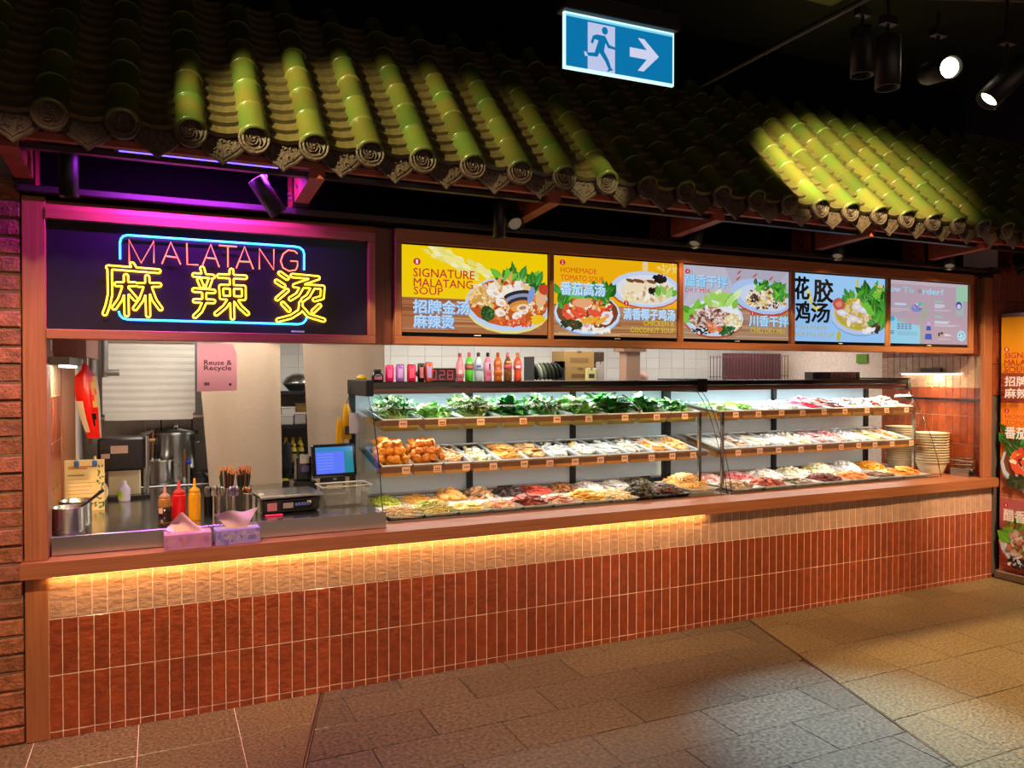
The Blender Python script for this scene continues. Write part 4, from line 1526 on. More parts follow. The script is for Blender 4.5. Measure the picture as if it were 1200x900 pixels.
def tray_mesh(w, d, h, col, wall=0.004, ratio=.84, out=None):
    """open pan with a rolled rim; origin at the middle of the rim plane"""
    mb = MB(col)
    w /= 2
    d /= 2
    def ring(k, z, e=0):
        return [(-w * k - e, -d * k - e, z), (w * k + e, -d * k - e, z), (w * k + e, d * k + e, z), (-w * k - e, d * k + e, z)]
    L = [ring(1, -.006), ring(1, 0), ring(.95, 0), ring(.93, -.004), ring(ratio, -h + wall)]
    v = [p for r in L for p in r]
    F = []
    for j in range(len(L) - 1):
        F += [(4 * j + i, 4 * j + (i + 1) % 4, 4 * j + 4 + (i + 1) % 4, 4 * j + 4 + i) for i in range(4)]
    F.append(tuple(4 * (len(L) - 1) + i for i in range(4)))
    mb.add(v, F, False)
    o = [ring(.95, -.006), ring(ratio + .03, -h)]
    if out:
        mb.color(out)
    mb.add([p for r in o for p in r], [(i, 4 + i, 4 + (i + 1) % 4, (i + 1) % 4) for i in range(4)] + [(7, 6, 5, 4)], False)
    return mb


def heap(w, d, hgt, n, size, pal, rng, kind='blob', base=-.02):
    """a heap of food; kinds: blob, slab, stick, noodle, leaf, stem, ball"""
    mb = MB()
    mb.color(pal[0]).lathe([(0.0, base - .004 + .0), (0.0, base)], 3)
    # bed so that no bare tray shows
    mb.M = Matrix.Translation((0, 0, base)) @ Matrix.Diagonal((w * .44, d * .44, 1, 1))
    mb.lathe([(1.0, 0.0), (.8, hgt * .35), (.4, hgt * .62), (0.0, hgt * .7)], 10)
    mb.M = None
    for i in range(n):
        mb.color(rng.choice(pal))
        a, r = rng.uniform(0, 2 * PI), math.sqrt(rng.random())
        x, y = w * .44 * r * math.cos(a), d * .44 * r * math.sin(a)
        z = base + hgt * (1 - r * r) * .8 + rng.uniform(0, .008)
        if kind == 'ball':
            mb.blob((x, y, z), (size, size, size * .95), rng, .05, 1)
        elif kind == 'blob':
            mb.blob((x, y, z), (size * rng.uniform(.8, 1.3), size * rng.uniform(.7, 1.1), size * rng.uniform(.5, .9)), rng, .5, 1)
        elif kind == 'slab':
            M = Matrix.Translation((x, y, z)) @ Matrix.Rotation(rng.uniform(0, PI), 4, 'Z') @ Matrix.Rotation(rng.uniform(-.5, .5), 4, 'X')
            mb.M = M
            mb.box(-size * 1.4, size * 1.4, -size * .8, size * .8, -size * .12, size * .12)
            mb.M = None
        elif kind == 'stick':
            b = rng.uniform(0, PI)
            L = size * 2.4
            mb.cyl((x - L * math.cos(b), y - L * math.sin(b), z), (x + L * math.cos(b), y + L * math.sin(b), z + rng.uniform(-.006, .01)), size * .34, n=6)
        elif kind == 'noodle':
            b = rng.uniform(0, PI)
            pts = []
            for q in range(5):
                tt = q / 4 - .5
                pts.append((x + size * 4 * tt * math.cos(b) + size * .8 * math.sin(6 * tt + i), y + size * 4 * tt * math.sin(b), max(base, z + .006 * math.cos(5 * tt + i) - .03 * tt * tt)))
            mb.tube(pts, size * .17, 4, caps=False)
        elif kind == 'leaf':
            leafy(mb, (x, y, z), size * rng.uniform(.8, 1.5), rng)
        elif kind == 'stem':
            b = rng.uniform(-1.25, 1.25)
            L = size * rng.uniform(.85, 1.6)
            top = (x * .9 + L * .75 * math.sin(b), y + L * rng.uniform(-.5, .5), z + L * .62 * math.cos(b))
            mb.tube([(x * .5, y * .5 - .03, base + .006), ((x * .5 + top[0]) / 2, (y * .5 + top[1]) / 2 - .01, z + L * .45), top], [size * .08, size * .06, size * .04], 4, caps=False)
            mb.color(rng.choice(pal))
            leafy(mb, top, size * .42, rng)
            leafy(mb, ((x * .5 + top[0]) / 2, (y * .5 + top[1]) / 2, z + L * .4), size * .4, rng)
    return mb


def leafy(mb, c, L, rng):
    """a bent leaf blade with a fold along its rib"""
    a, up = rng.uniform(0, 2 * PI), rng.uniform(.1, 1.1)
    d = Vector((math.cos(a) * math.cos(up), math.sin(a) * math.cos(up), math.sin(up)))
    s_ = Vector((-math.sin(a), math.cos(a), rng.uniform(-.3, .3)))
    n_ = d.cross(s_)
    v = []
    for t, w, b in ((0, .05, 0), (.35, .30, .06), (.7, .26, .02), (1.0, .03, -.16)):
        p = Vector(c) + d * L * t + n_ * L * b
        v += [p - s_ * L * w + n_ * L * .08, p, p + s_ * L * w + n_ * L * .08]
    F = []
    for j in range(3):
        for i in range(2):
            F.append((3 * j + i, 3 * j + i + 1, 3 * j + 4 + i, 3 * j + 3 + i))
    mb.add(v, F, True)


ORD = ['first', 'second', 'third', 'fourth', 'fifth', 'sixth', 'seventh', 'eighth', 'ninth', 'tenth', 'eleventh', 'twelfth', 'thirteenth', 'fourteenth', 'fifteenth', 'sixteenth']
SIDE = ['left', 'right']
GRN = ['#2f7a2a', '#3f9a3a', '#1f5a22', '#5aa83c', '#2a6a34']
LGR = ['#7fbf4a', '#a6d06a', '#5fa83a', '#c4de9a', '#8cc860']
STM = ['#8a9a4a', '#a8b060', '#6f8a3a', '#c2c48a', '#5a7a34']
WHT = ['#e9e6de', '#f2efe8', '#dcd6ca']
trng = random.Random(77)
greens_kinds = ('leaf', 'stem')


def food_tray(ci, tier, k, x, w, spec):
    """spec: words, kind, heap height, count, size, palette, tray colour"""
    words, kind, hgt, n, size, pal = spec[:6]
    tcol = spec[6] if len(spec) > 6 else '#dcdad4'
    if tier == 'bottom front':
        loc, tilt, d, h = (x, 0.375, 0.910), 0.02, 0.31, 0.022
    elif tier == 'bottom back':
        loc, tilt, d, h = (x, 0.735, 0.916), 0.03, 0.33, 0.026
    else:
        zf, zb, _ = SH[0] if tier == 'top' else SH[1]
        d = 0.44
        tilt = math.atan((zb - zf) / (YB - YF))
        loc = (x, 0.605, (zf + zb) / 2 + .024)
        h = 0.082
    lab = '%s, %s tray in the %s row, %s case' % (words, ORD[k], tier, SIDE[ci])
    t = thing('food_tray', lab, 'food tray', loc, 0, 'food trays in the %s display case' % SIDE[ci])
    t.rotation_euler = (tilt, 0, 0)
    if 'bottom' in tier:
        tray_mesh(w * .97, d, h, tcol if tcol != '#dcdad4' else '#b4b2ac').build('pan', 'tray_clear', t)
        mb = heap(w * .96, d * .96, hgt * 1.35, int(n * 1.5), size, pal, trng, kind, base=-.012)
    else:
        tray_mesh(w * .95, d, h, '#e2e4e4', out='#c08a48' if tier == 'middle' or ci else '#b09a4c').build('pan', 'tray_clear', t)
        mb = heap(w * .92, d * .88, hgt, int(n * (1.7 if kind in greens_kinds else 1)), size, pal, trng, kind, base=-.022)
    o = mb.build('food', 'greens' if kind in greens_kinds else 'food', t)
    o['kind'] = 'stuff'
    return t


AM = '#d0a866'
top1 = [('green stems with dark herbs', 'stem', .05, 90, .085, STM + GRN[:3], '#b9a874'), ('pale green lettuce', 'leaf', .035, 60, .055, LGR, '#d0b45c'),
        ('long yellow green bean stems', 'stem', .05, 120, .085, STM + ['#4f7a34', '#3f6a2a'], '#a89a5c'), ('dark green pak choi leaves', 'leaf', .055, 60, .085, GRN + ['#e4ecd8'], '#a8a058'),
        ('mixed green leaf stems', 'stem', .05, 80, .085, GRN + STM, '#a8a058'), ('light green cabbage hearts', 'leaf', .055, 60, .08, LGR + ['#f0f0d8'], AM),
        ('bright spinach and brown mushrooms', 'leaf', .08, 80, .085, GRN + ['#4fae2a', '#8a6a44'], AM), ('spinach leaves and roots', 'leaf', .06, 70, .075, GRN + ['#7a5a3a', '#e0e8d0'], AM), ('low heap of green leaves', 'leaf', .035, 60, .06, GRN + LGR, AM)]
mid1 = [('golden tofu puffs', 'ball', .07, 8, .024, ['#e0922c'], AM), ('brown tofu puffs', 'ball', .07, 6, .022, ['#c87a24'], AM), ('orange crab sticks', 'stick', .03, 26, .016, ['#e09a58', '#efc390', '#f2dcc0'], AM),
        ('pale yellow bean curd rolls', 'blob', .03, 26, .018, ['#eddcae', '#e6cf94', '#f4ecd4'], AM), ('orange tofu slabs', 'slab', .06, 40, .024, ['#e0a050', '#d9903c', '#eab66c'], AM), ('beige bean curd strips', 'slab', .05, 40, .02, ['#d6a468', '#e2b880', '#c98f52'], AM),
        ('white rice cakes', 'ball', .03, 30, .016, WHT, AM), ('white cakes topped with yellow curd', 'blob', .035, 30, .017, WHT + ['#e8b860'], AM), ('white fish cakes', 'slab', .03, 30, .018, WHT, AM),
        ('pale sliced mushrooms', 'blob', .04, 50, .015, ['#e8dccb', '#d2bfa6', '#8f7a64', '#f2eadd'], AM), ('orange and white seafood sticks', 'stick', .035, 34, .016, ['#f0a24a', '#f3e8d8', '#eab878'], AM), ('golden dried bean curd', 'blob', .05, 60, .016, ['#e0ac66', '#d6984c', '#ebc288'], AM)]
bf1 = [('beige noodles', 'noodle', .03, 60, .024, ['#dcb888', '#cfa573', '#e6cba2']), ('yellow egg noodles with greens', 'noodle', .05, 90, .024, ['#e6cf78', '#d9bd5c', '#efe0a0', '#7fae4a']), ('yellow sliced potatoes', 'slab', .02, 30, .02, ['#e6cf7a', '#efdf9c', '#dcc062']),
       ('orange prawns', 'blob', .02, 22, .018, ['#e89a5c', '#d9b896', '#c98a9a']), ('dark red sausage slices', 'slab', .045, 40, .022, ['#8e3a2c', '#a6503e', '#74281e']), ('sliced pink ham', 'slab', .02, 30, .022, ['#c07a62', '#dba08a', '#e8c4b0']),
       ('folded yellow tofu skin', 'slab', .045, 40, .028, ['#eab84e', '#f2cc74', '#dda63c']), ('pale tofu skin rolls', 'stick', .03, 40, .02, ['#ecd0a0', '#e0b878', '#f0dcb8']), ('black wood ear mushrooms', 'blob', .07, 80, .019, ['#33261f', '#4a3a2a', '#1f1814', '#4f5230'], '#2a2420'), ('dark red dried mushrooms', 'blob', .045, 60, .019, ['#4e2a22', '#6a3a2c', '#2f1c18'], '#2a2420')]
bb1 = [('green olives', 'ball', .03, 40, .014, ['#a6a832', '#8a962a']), ('golden bean threads', 'noodle', .03, 40, .022, ['#e0a84c', '#d2963a']), ('brown bread rolls', 'blob', .05, 12, .034, ['#dda85c', '#c98f44']), ('mottled brown mushrooms', 'blob', .05, 60, .019, ['#b98558', '#d9b48a', '#6a4a34', '#e6cba8']),
       ('black fungus strips', 'blob', .035, 40, .018, ['#3a2a26', '#52403a']), ('red sausages', 'stick', .035, 30, .018, ['#c24a3a', '#d9604a']), ('brown beans', 'ball', .04, 60, .013, ['#9a6232', '#b47a44', '#7a4a26']), ('white fungus clusters', 'blob', .03, 40, .02, ['#e6ddd8', '#d9c0c4', '#f0e8e4']),
       ('pale lotus root slices', 'slab', .03, 36, .022, ['#d8d2c8', '#e8e0d8']), ('dark green seaweed knots', 'blob', .04, 60, .016, ['#4c5232', '#6a6a44', '#33381f', '#7a6a50'])]
PK = ['#e2a8a0', '#d98f8a', '#f0d0c8']
top2 = [('pale green broccoli heads', 'blob', .05, 44, .02, ['#8fae5a', '#a8c074', '#73963f']), ('light green okra', 'stick', .05, 40, .018, ['#8fb83f', '#a4c858', '#769f30']), ('white mushroom caps', 'ball', .03, 40, .014, WHT), ('white bundles of enoki mushrooms', 'stick', .05, 46, .018, ['#f0ecdc', '#e2dcc4']),
        ('bright red chilli sausages', 'stick', .085, 30, .018, ['#e0304a', '#f07a88', '#f2e6e2']), ('dark red glazed skewers', 'stick', .07, 34, .016, ['#7a2a1c', '#a23c28', '#4a1a14', '#d9b8a4']), ('white fish balls with brown edges', 'ball', .06, 40, .017, WHT + ['#9a5a40']), ('white cakes with red jam centres', 'ball', .06, 36, .017, WHT + ['#b83a34']),
        ('fluffy white tofu with golden crust', 'blob', .075, 50, .02, WHT + ['#e0b070'])]
mid2 = [('white noodle nests', 'noodle', .03, 46, .02, WHT), ('brown topped rice cakes', 'slab', .03, 26, .02, ['#b58a6a', '#e8e0d4']), ('pale fish tofu', 'slab', .03, 30, .02, ['#efe6d2', '#e6d6b4']), ('white squid rings', 'blob', .03, 40, .018, WHT), ('cream coloured dumplings', 'ball', .03, 30, .018, ['#efe4cc', '#e6d2ac']), ('pink crab cakes', 'slab', .03, 34, .02, PK),
        ('pink prawn balls', 'ball', .03, 34, .017, PK + ['#c8604a']), ('white quail eggs', 'ball', .03, 34, .016, WHT), ('pale yellow corn cakes', 'slab', .03, 34, .02, ['#f0e0a4', '#e8cf80', '#f4ecd0']), ('orange cheese tofu', 'slab', .035, 34, .02, ['#efc090', '#e6a868', '#f4dcc0'])]
bf2 = [('mixed brown offal', 'blob', .03, 50, .02, ['#a8886a', '#8a6a52', '#c4a88a']), ('red brown chicken hearts', 'blob', .035, 50, .019, ['#a64a34', '#c86a4a', '#7c3426']), ('grey tripe strips', 'slab', .02, 40, .02, ['#8a7a70', '#a8988a', '#6a5c54']), ('dark red blood cubes', 'blob', .035, 50, .02, ['#5a1c1a', '#7a2a24', '#421412']),
       ('orange prawns and sausages', 'blob', .035, 60, .02, ['#e8904a', '#f0a868', '#d9743a']), ('brown fish skin', 'slab', .02, 40, .02, ['#7a5a48', '#9a7862']), ('orange pumpkin slices', 'slab', .045, 44, .022, ['#f09a2c', '#f5b24a', '#e8863a'])]
bb2 = [('pink sliced lamb rolls', 'blob', .03, 40, .022, PK), ('red beef rolls', 'blob', .03, 40, .022, ['#c86a6a', '#e2a4a0', '#b04a4a']), ('white fish slices', 'blob', .035, 40, .022, WHT), ('cream fish maw', 'blob', .04, 40, .022, ['#e8e0c0', '#f0ead2']),
       ('yellow and white cauliflower', 'blob', .06, 60, .02, ['#f0ecc8', '#e6dc9a', '#f6f2e0', '#c8c06a']), ('white quail egg balls', 'ball', .06, 44, .019, ['#f4f4f2', '#e6e8ea']), ('yellow orange sweet potato slices', 'slab', .05, 44, .024, ['#f5b634', '#f0a030', '#f8cc60'])]
for ci, rows_ in enumerate(((('top', top1), ('middle', mid1), ('bottom front', bf1), ('bottom back', bb1)), (('top', top2), ('middle', mid2), ('bottom front', bf2), ('bottom back', bb2)))):
    x0, x1 = XC[ci]
    for tier, specs in rows_:
        n = len(specs)
        a, b = x0 + .05, x1 - (.30 if (ci == 0 and 'bottom' in tier) else .09)
        w = (b - a) / n
        for k, sp in enumerate(specs):
            food_tray(ci, tier, k, a + w * (k + .5), w, sp)

# the tofu puffs heaped on two middle trays, one by one, and the big orange heap at the end of the left case
prng = random.Random(5)
pm = [MB('#e8942e').blob((0, 0, 0), (.030, .027, .024), prng, .35, 2).mesh('tofu_puff', 'food') for _ in range(4)]
pm2 = [MB('#d8822a').blob((0, 0, 0), (.027, .025, .022), prng, .4, 2).mesh('tofu_puff', 'food') for _ in range(4)]
for cx_, ms_, n, lab, grp in ((1.36, pm, 30, 'golden tofu puff heaped in the leftmost tray on the middle shelf', 'golden tofu puffs'), (1.60, pm2, 28, 'darker brown tofu puff heaped in the second tray on the middle shelf', 'brown tofu puffs')):
    for i in range(n):
        lv = i // 12
        q = i % 12
        x = cx_ + (-.078 + .052 * (q % 4)) * (1 - .2 * lv) + prng.uniform(-.010, .010)
        y = .45 + .085 * (q // 4) + .03 * lv + prng.uniform(-.012, .012)
        z = 1.178 + (y - .36) * .268 + .028 + .036 * lv
        o = place('tofu_puff', ms_[prng.randrange(4)], None, (x, y, z), (prng.uniform(0, 3), prng.uniform(0, 3), prng.uniform(0, 3)))
        tag(o, lab, 'tofu puff', grp)
t = thing('noodle_tray', 'big golden heap of dried bean curd noodles at the right end of the left case', 'food tray', (3.665, 0.48, 0.925))
tray_mesh(.26, .46, .04, '#cfc8bc').build('pan', 'tray_clear', t)
heap(.29, .46, .12, 170, .026, ['#e8b468', '#dca050', '#f0c886'], prng, 'noodle', -.02).build('food', 'food', t)['kind'] = 'stuff'

# ------------------------------------------------------------------ drinks and things on top of the cases
TZ = 1.722


def bottle(label, x, y, prof, liquid, cap, label_col, lz, group, stripes=()):
    t = thing('drink_bottle', label, 'bottle', (x, y, TZ), 0, group)
    t.scale = (1.22, 1.22, 1.30)
    b = MB(liquid)
    b.lathe(prof, 16)
    b.build('body', 'gloss', t)
    z = prof[-1][1]
    MB(cap).lathe([(prof[-1][0] * 1.12, z - .014), (prof[-1][0] * 1.14, z + .004), (prof[-1][0] * .9, z + .008), (0, z + .008)], 12).build('cap', 'paint', t)
    r = max(p[0] for p in prof if lz[0] - .03 <= p[1] <= lz[1] + .03) + .0012
    lb = MB(label_col).lathe([(r, lz[0]), (r, lz[1])], 16)
    for c, a, bb, z0, z1 in stripes:
        lb.color(c).lathe([(r + .0006, z0), (r + .0006, z1)], 6, a0=a, a1=bb)
    lb.build('wrapper', 'paint', t)
    return t


H = 0.145
soda = [(.020, 0), (.0235, .004), (.0235, .055), (.0215, .065), (.0235, .078), (.023, .095), (.016, .115), (.0085, .128), (.0085, H)]
slim = [(.018, 0), (.021, .005), (.020, .05), (.022, .075), (.019, .095), (.010, .118), (.0082, .14)]
wv = [(.021, 0), (.0235, .008), (.0205, .04), (.0225, .07), (.024, .095), (.018, .117), (.0085, .130), (.0085, .146)]
BG = 'drink bottles on the display case'
FR = (-PI * .9, -PI * .1)
bottle('pink milky drink bottle beside the red number display', 1.862, .585, slim, '#e0707c', '#a0343c', '#e88a92', (.02, .08), BG, [('#e8c8cc', -2.2, -1.2, .04, .06)])
bottle('green soda bottle with a red cap', 1.932, .59, soda, '#56c832', '#d85a60', '#8a5a50', (.062, .092), BG, [('#c86a5a', -2.4, -1.0, .070, .082)])
bottle('clear water bottle with dark cap and blue print', 2.000, .59, soda, '#c4ced6', '#2a2a38', '#aebccb', (.055, .095), BG, [('#4a4aa0', -2.3, -1.3, .074, .084)])
bottle('pink drink bottle with a black cap', 2.070, .59, soda, '#e088a4', '#15151a', '#eca6be', (.04, .1), BG, [('#2a1a2a', -1.7, -1.3, .06, .095), ('#d83a5a', -2.2, -1.2, .028, .045)])
bottle('amber tea bottle with an amber cap and waisted body', 2.146, .59, wv, '#c8641c', '#b05018', '#d8762c', (.03, .06), BG, [('#c87a7a', -2.2, -1.4, .06, .075)])
bottle('dark juice bottle with a pink red cap', 2.222, .59, soda, '#7a4c24', '#e07884', '#d0505c', (.065, .09), BG, [('#e0b040', -2.3, -1.0, .10, .108)])
bottle('orange red tea bottle, last on the right of the bottle row', 2.298, .59, wv, '#d8502a', '#d88028', '#d85a68', (.065, .09), BG, [('#e0c0c8', -2.4, -1.4, .070, .085)])


def can(label, x, col, col2, h=.088, r=.0215, y=.585):
    t = thing('drink_can', label, 'can', (x, y, TZ), 0, 'drink cans on the display case')
    t.scale = (1.32, 1.32, 1.26)
    MB(col).lathe([(r * .86, 0), (r, .006), (r, h - .01), (r * .86, h - .002)], 18).build('body', 'gloss', t)
    MB('#b0a8a8').lathe([(r * .88, h - .003), (r * .86, h), (r * .78, h - .003), (0, h - .003)], 18).build('lid', 'metal_col', t)
    MB(col2).lathe([(r + .0008, .02), (r + .0008, h - .022)], 8, a0=-PI * .72, a1=-PI * .36).build('print', 'paint', t)


j = thing('sauce_jar', 'dark squat jar with black lid at the left end of the display case', 'jar', (1.292, .585, TZ))
j.scale = (1.15, 1.15, 1.15)
MB('#1a1216').lathe([(.030, 0), (.034, .006), (.034, .035), (.026, .050), (.018, .056)], 18).build('body', 'gloss', j)
MB('#0e0c0e').lathe([(.019, .055), (.021, .058), (.021, .070), (0, .071)], 16).build('lid', 'paint', j)
MB('#a05a6a').lathe([(.0346, .012), (.0346, .03)], 8, a0=-PI * .75, a1=-PI * .3).build('wrapper', 'paint', j)
can('bright pink red drink can, first in the can row', 1.372, '#e01a58', '#ff5a98')
can('mauve purple drink can', 1.443, '#a860b8', '#cba4d8', .092)
can('crimson red drink can left of the black one', 1.520, '#d81c44', '#ff5a7a', .092, .0225)
can('black drink can with a pink figure', 1.587, '#15100f', '#c86a72', .098, .018)
can('tall orange drink can beside the number display', 1.641, '#e0582a', '#b09ad8', .104, .020)
n_ = thing('number_display', 'black queue number display showing 028 in red digits', 'number display', (1.745, .60, TZ))
n_.scale = (1.08, 1, 1.22)
MB('#0a0809').box(-.100, .082, -.02, .02, 0, .073, .003).build('case', 'black_gloss', n_)
glow('digit_red', (1.0, 0.05, 0.12), 1.0)
SEG = {'0': 'abcdef', '2': 'abged', '8': 'abcdefg'}
for q, ch in enumerate('028'):
    mb = MB()
    x0 = -.083 + .054 * q
    w, h0, h1, h2, th = .034, .012, .0365, .061, .0026
    geo_ = {'a': (x0, x0 + w, h2 - th, h2), 'd': (x0, x0 + w, h0, h0 + th), 'g': (x0, x0 + w, h1 - th / 2, h1 + th / 2), 'f': (x0, x0 + th, h1, h2), 'b': (x0 + w - th, x0 + w, h1, h2), 'e': (x0, x0 + th, h0, h1), 'c': (x0 + w - th, x0 + w, h0, h1)}
    for s_ in SEG[ch]:
        a, b, c, d = geo_[s_]
        mb.box(a, b, -.0212, -.0200, c, d)
    mb.build('digit', 'digit_red', n_)
cap_ = MB('#131316').blob((0, 0, 0), (.06, .05, .045), random.Random(2), .3, 2).build('baseball_cap', 'matte', None, (1.655, .72, TZ + .052))
tag(cap_, 'crumpled black cap lying behind the orange can', 'cap')
tub = thing('plastic_tub', 'small clear tub with a pink lid behind the number display', 'tub', (1.80, .74, TZ))
MB('#d8d6d2').lathe([(.028, 0), (.036, .06)], 14).build('body', 'clear_plastic', tub)
MB('#b8606a').lathe([(.038, .058), (.038, .068), (0, .069)], 14).build('lid', 'paint', tub)

# carton, dishes and boxes further along and on the rear shelf
rs = MB('#3a302c').box(1.3, 6.3, 1.95, 2.35, 1.66, 1.69).build('rear_shelf', 'paint')
tag(rs, 'long dark shelf along the kitchen back wall behind the cases', 'shelf')
for x in (1.4, 2.9, 4.4, 6.2):
    MB('#3a302c').box(x - .01, x + .01, 2.0, 2.3, 0.0, 1.66).build('upright', 'paint', rs)


def carton(label, x0, x1, z0, z1, col, y=2.0, d=.25, writing=None, cat='box', name='carton_box'):
    t = thing(name, label, cat, ((x0 + x1) / 2, y, z0))
    w, h = (x1 - x0) / 2, z1 - z0
    MB(col).box(-w, w, 0, d, 0, h, .003).build('body', 'paint', t)
    tp = MB('#6a4a28' if cat == 'box' else col)
    tp.box(-w * .15, w * .15, -.0008, d + .0008, h - .02, h + .001).build('tape', 'paint', t)
    if writing:
        lb = MB(writing)
        lb.box(-w * .6, w * .6, -.0010, 0, h * .3, h * .6)
        lb.build('print', 'paint', t)
    return t


carton('brown carton at the bottom of the stack on the rear shelf', 3.45, 3.78, 1.69, 1.825, '#8f6f3c', writing='#6a4c24')
carton('brown carton on top of the stack on the rear shelf', 3.44, 3.765, 1.827, 1.985, '#957541', writing='#7a5a30')
carton('small dark crate beside the upper brown carton', 3.77, 3.875, 1.888, 1.98, '#3c2a20')
carton('pale grey carton below the dark crate', 3.79, 3.88, 1.69, 1.886, '#a59a90')
carton('small yellow white carton in front of the stack', 3.66, 3.76, 1.69, 1.825, '#c2b878', 1.955, .040, writing='#3a3420')
rk = thing('dish_rack', 'dark crockery stacked in a rack left of the brown cartons', 'dish rack', (3.29, 2.0, 1.69))
drng = random.Random(8)
MB('#2a2a28').box(-.17, .17, 0, .2, 0, .012).box(-.17, -.16, 0, .2, .012, .24).box(.15, .16, 0, .2, .012, .2).build('frame', 'paint', rk)
for i in range(7):
    d_ = MB(drng.choice(['#23251f', '#3a3d30', '#c2c4ba', '#6a7050']))
    d_.M = Matrix.Translation((-.13 + .042 * i, .1, .10)) @ Matrix.Rotation(1.25, 4, 'Y')
    d_.lathe([(0, 0), (.05, .002), (.085, .012), (.088, .016)], 14)
    d_.build('plate', 'gloss', rk)
colm = MB('#a8846c').box(4.00, 4.17, 1.82, 1.94, 0, 2.36, .01).build('column', 'paint')
tag(colm, 'beige pink column between the cartons and the tiles', 'column')
MB('#8a6450').box(3.96, 4.21, 1.79, 1.97, 1.98, 2.04).build('collar', 'paint', colm)
bag = MB('#b58f80').blob((0, 0, 0), (.09, .06, .06), random.Random(3), .25, 2).build('paper_bag', 'matte', None, (4.32, 2.02, 1.735))
tag(bag, 'pinkish paper bag lying right of the beige column', 'bag')
gr = thing('wire_rack', 'dark red wire rack standing behind the right display case', 'wire rack', (5.68, 2.02, 1.69))
mb = MB('#6a4444')
for i in range(26):
    x = -.52 + .042 * i
    mb.cyl((x, 0, 0), (x, 0, .27 + .02 * math.sin(i * .12)), .0035, n=4)
mb.tube([(-.53, 0, .05), (.54, 0, .06)], .004, 4).tube([(-.53, 0, .25), (.54, 0, .275)], .004, 4)
mb.build('bars', 'metal_col', gr)
MB('#58343a').box(-.20, .55, .12, .20, 0.0, .30).build('back_sheet', 'gloss', gr)
bx_ = thing('ingredient_box', 'long printed box lying on top of the right display case', 'box', (5.66, .90, TZ))
MB('#4a4030').box(-.30, .29, -.05, .05, 0, .066, .002).build('body', 'paint', bx_)
MB('#24284e').box(-.27, -.19, -.0508, -.05, .004, .064).build('end_print', 'paint', bx_)
MB('#b08884').box(-.08, .24, -.0508, -.05, .008, .062).build('panel', 'paint', bx_)
lt = MB('#5a3040')
put_text(lt, 'KAZN', lambda x, z: (x, -.0514, z), -.05, .17, .018, .05)
lt.build('lettering', 'print', bx_)
gb = MB('#6a9a1c').box(-.012, 0, -.06, .07, 0, .09).build('green_sign', 'paint', None, (6.484, 1.28, 1.88))
tag(gb, 'small green sign on the wall at the right end of the kitchen', 'sign')
light('bulkhead_fill', 'AREA', (2.0, 0.37, 1.95), 5.5, (1.0, .88, .75), (2.0, 0.62, 1.72), 2.2, .04)  # unseen fill added under the bulkhead to brighten the drinks
light('bulkhead_fill', 'AREA', (0.3, 0.20, 1.948), 2.6, (1.0, .84, .72), (0.3, 0.8, 1.3), 1.3, .05)  # second unseen fill, added for the paper sign and sauce bottles
# ------------------------------------------------------------------ right end of the counter
br_ = random.Random(12)
CZ = 0.875
bp = [(.062, 0), (.068, .006), (.086, .05), (.094, .071), (.101, .073), (.102, .078), (.097, .078), (.084, .05), (.06, .012), (0, .010)]
bowl_me = MB('#d8c8a8').lathe(bp, 28).mesh('serving_bowl', 'gloss')
for si, (x, y, n, s_, lab) in enumerate(((6.335, .40, 12, 1.40, 'cream serving bowl in the front stack at the counter end'), (6.335, .72, 15, 1.30, 'cream serving bowl in the rear stack behind the glass'))):
    for i in range(n):
        o = place('serving_bowl', bowl_me, None, (x + br_.uniform(-.002, .002), y, CZ + .0165 * i * s_), (0, 0, br_.uniform(0, 6)))
        o.scale = (s_, s_, s_ * 1.05)
        if i == n - 1:
            tag(o, 'topmost ' + lab, 'bowl', 'stacked cream bowls')
        else:
            tag(o, lab.replace('cream serving bowl', ORD[n - 1 - i] + ' cream bowl from the top'), 'bowl', 'stacked cream bowls')
tn = thing('tongs_rack', 'heap of steel serving tongs in a wire holder at the counter end', 'tongs holder', (6.42, .13, CZ))
MB('#b8b0a8').box(-.04, .04, -.05, .12, 0, .012).box(-.04, -.036, -.05, .12, .012, .07).box(.036, .04, -.05, .12, .012, .07).build('holder', 'steel', tn)
for i in range(7):
    z = .045 + .018 * i
    a = br_.uniform(-.25, .25)
    tg = MB('#c8c4be')
    tg.M = Matrix.Translation((br_.uniform(-.02, .02), .05, z)) @ Matrix.Rotation(a, 4, 'Z') @ Matrix.Rotation(br_.uniform(-.25, .2), 4, 'X')
    for s_ in (-1, 1):
        tg.tube([(s_ * .004, .12, 0), (s_ * .018, .04, 0), (s_ * .02, -.06, .002), (s_ * .012, -.12, 0)], [.003, .005, .005, .007], 5)
    tg.build('tongs', 'steel', tn)
gl = MB().box(6.46, 6.475, .02, .78, 1.535, 1.552).build('glass_shelf', 'black_gloss')
tag(gl, 'thin dark shelf edge across the tiles of the right wing wall', 'shelf')
wlmp = thing('wall_lamp', 'slim white strip lamp on the right tiled wing wall', 'wall lamp', (6.47, .50, 1.775))
glow('lamp_white', (1.0, 0.90, 0.66), 7)
MB('#e8e4dc').box(-.03, .012, -.30, .32, -.004, .010).build('housing', 'paint', wlmp)
MB().box(-.026, .008, -.28, .30, -.010, -.004).build('tube', 'lamp_white', wlmp)
MB('#4a3c34').box(-.015, .015, -.09, .11, .010, .05).build('bracket', 'paint', wlmp)
light('wall_lamp_light', 'AREA', (6.44, .45, 1.758), 6.5, (1.0, 0.80, 0.46), (6.50, .45, 1.2), .03, .6)

# roll-up banner, seen at a slant at the right edge
bn = thing('roll_up_banner', 'tall roll-up banner with soup pictures standing at the right edge', 'banner', (6.63, -0.435, 0), -PI / 2)
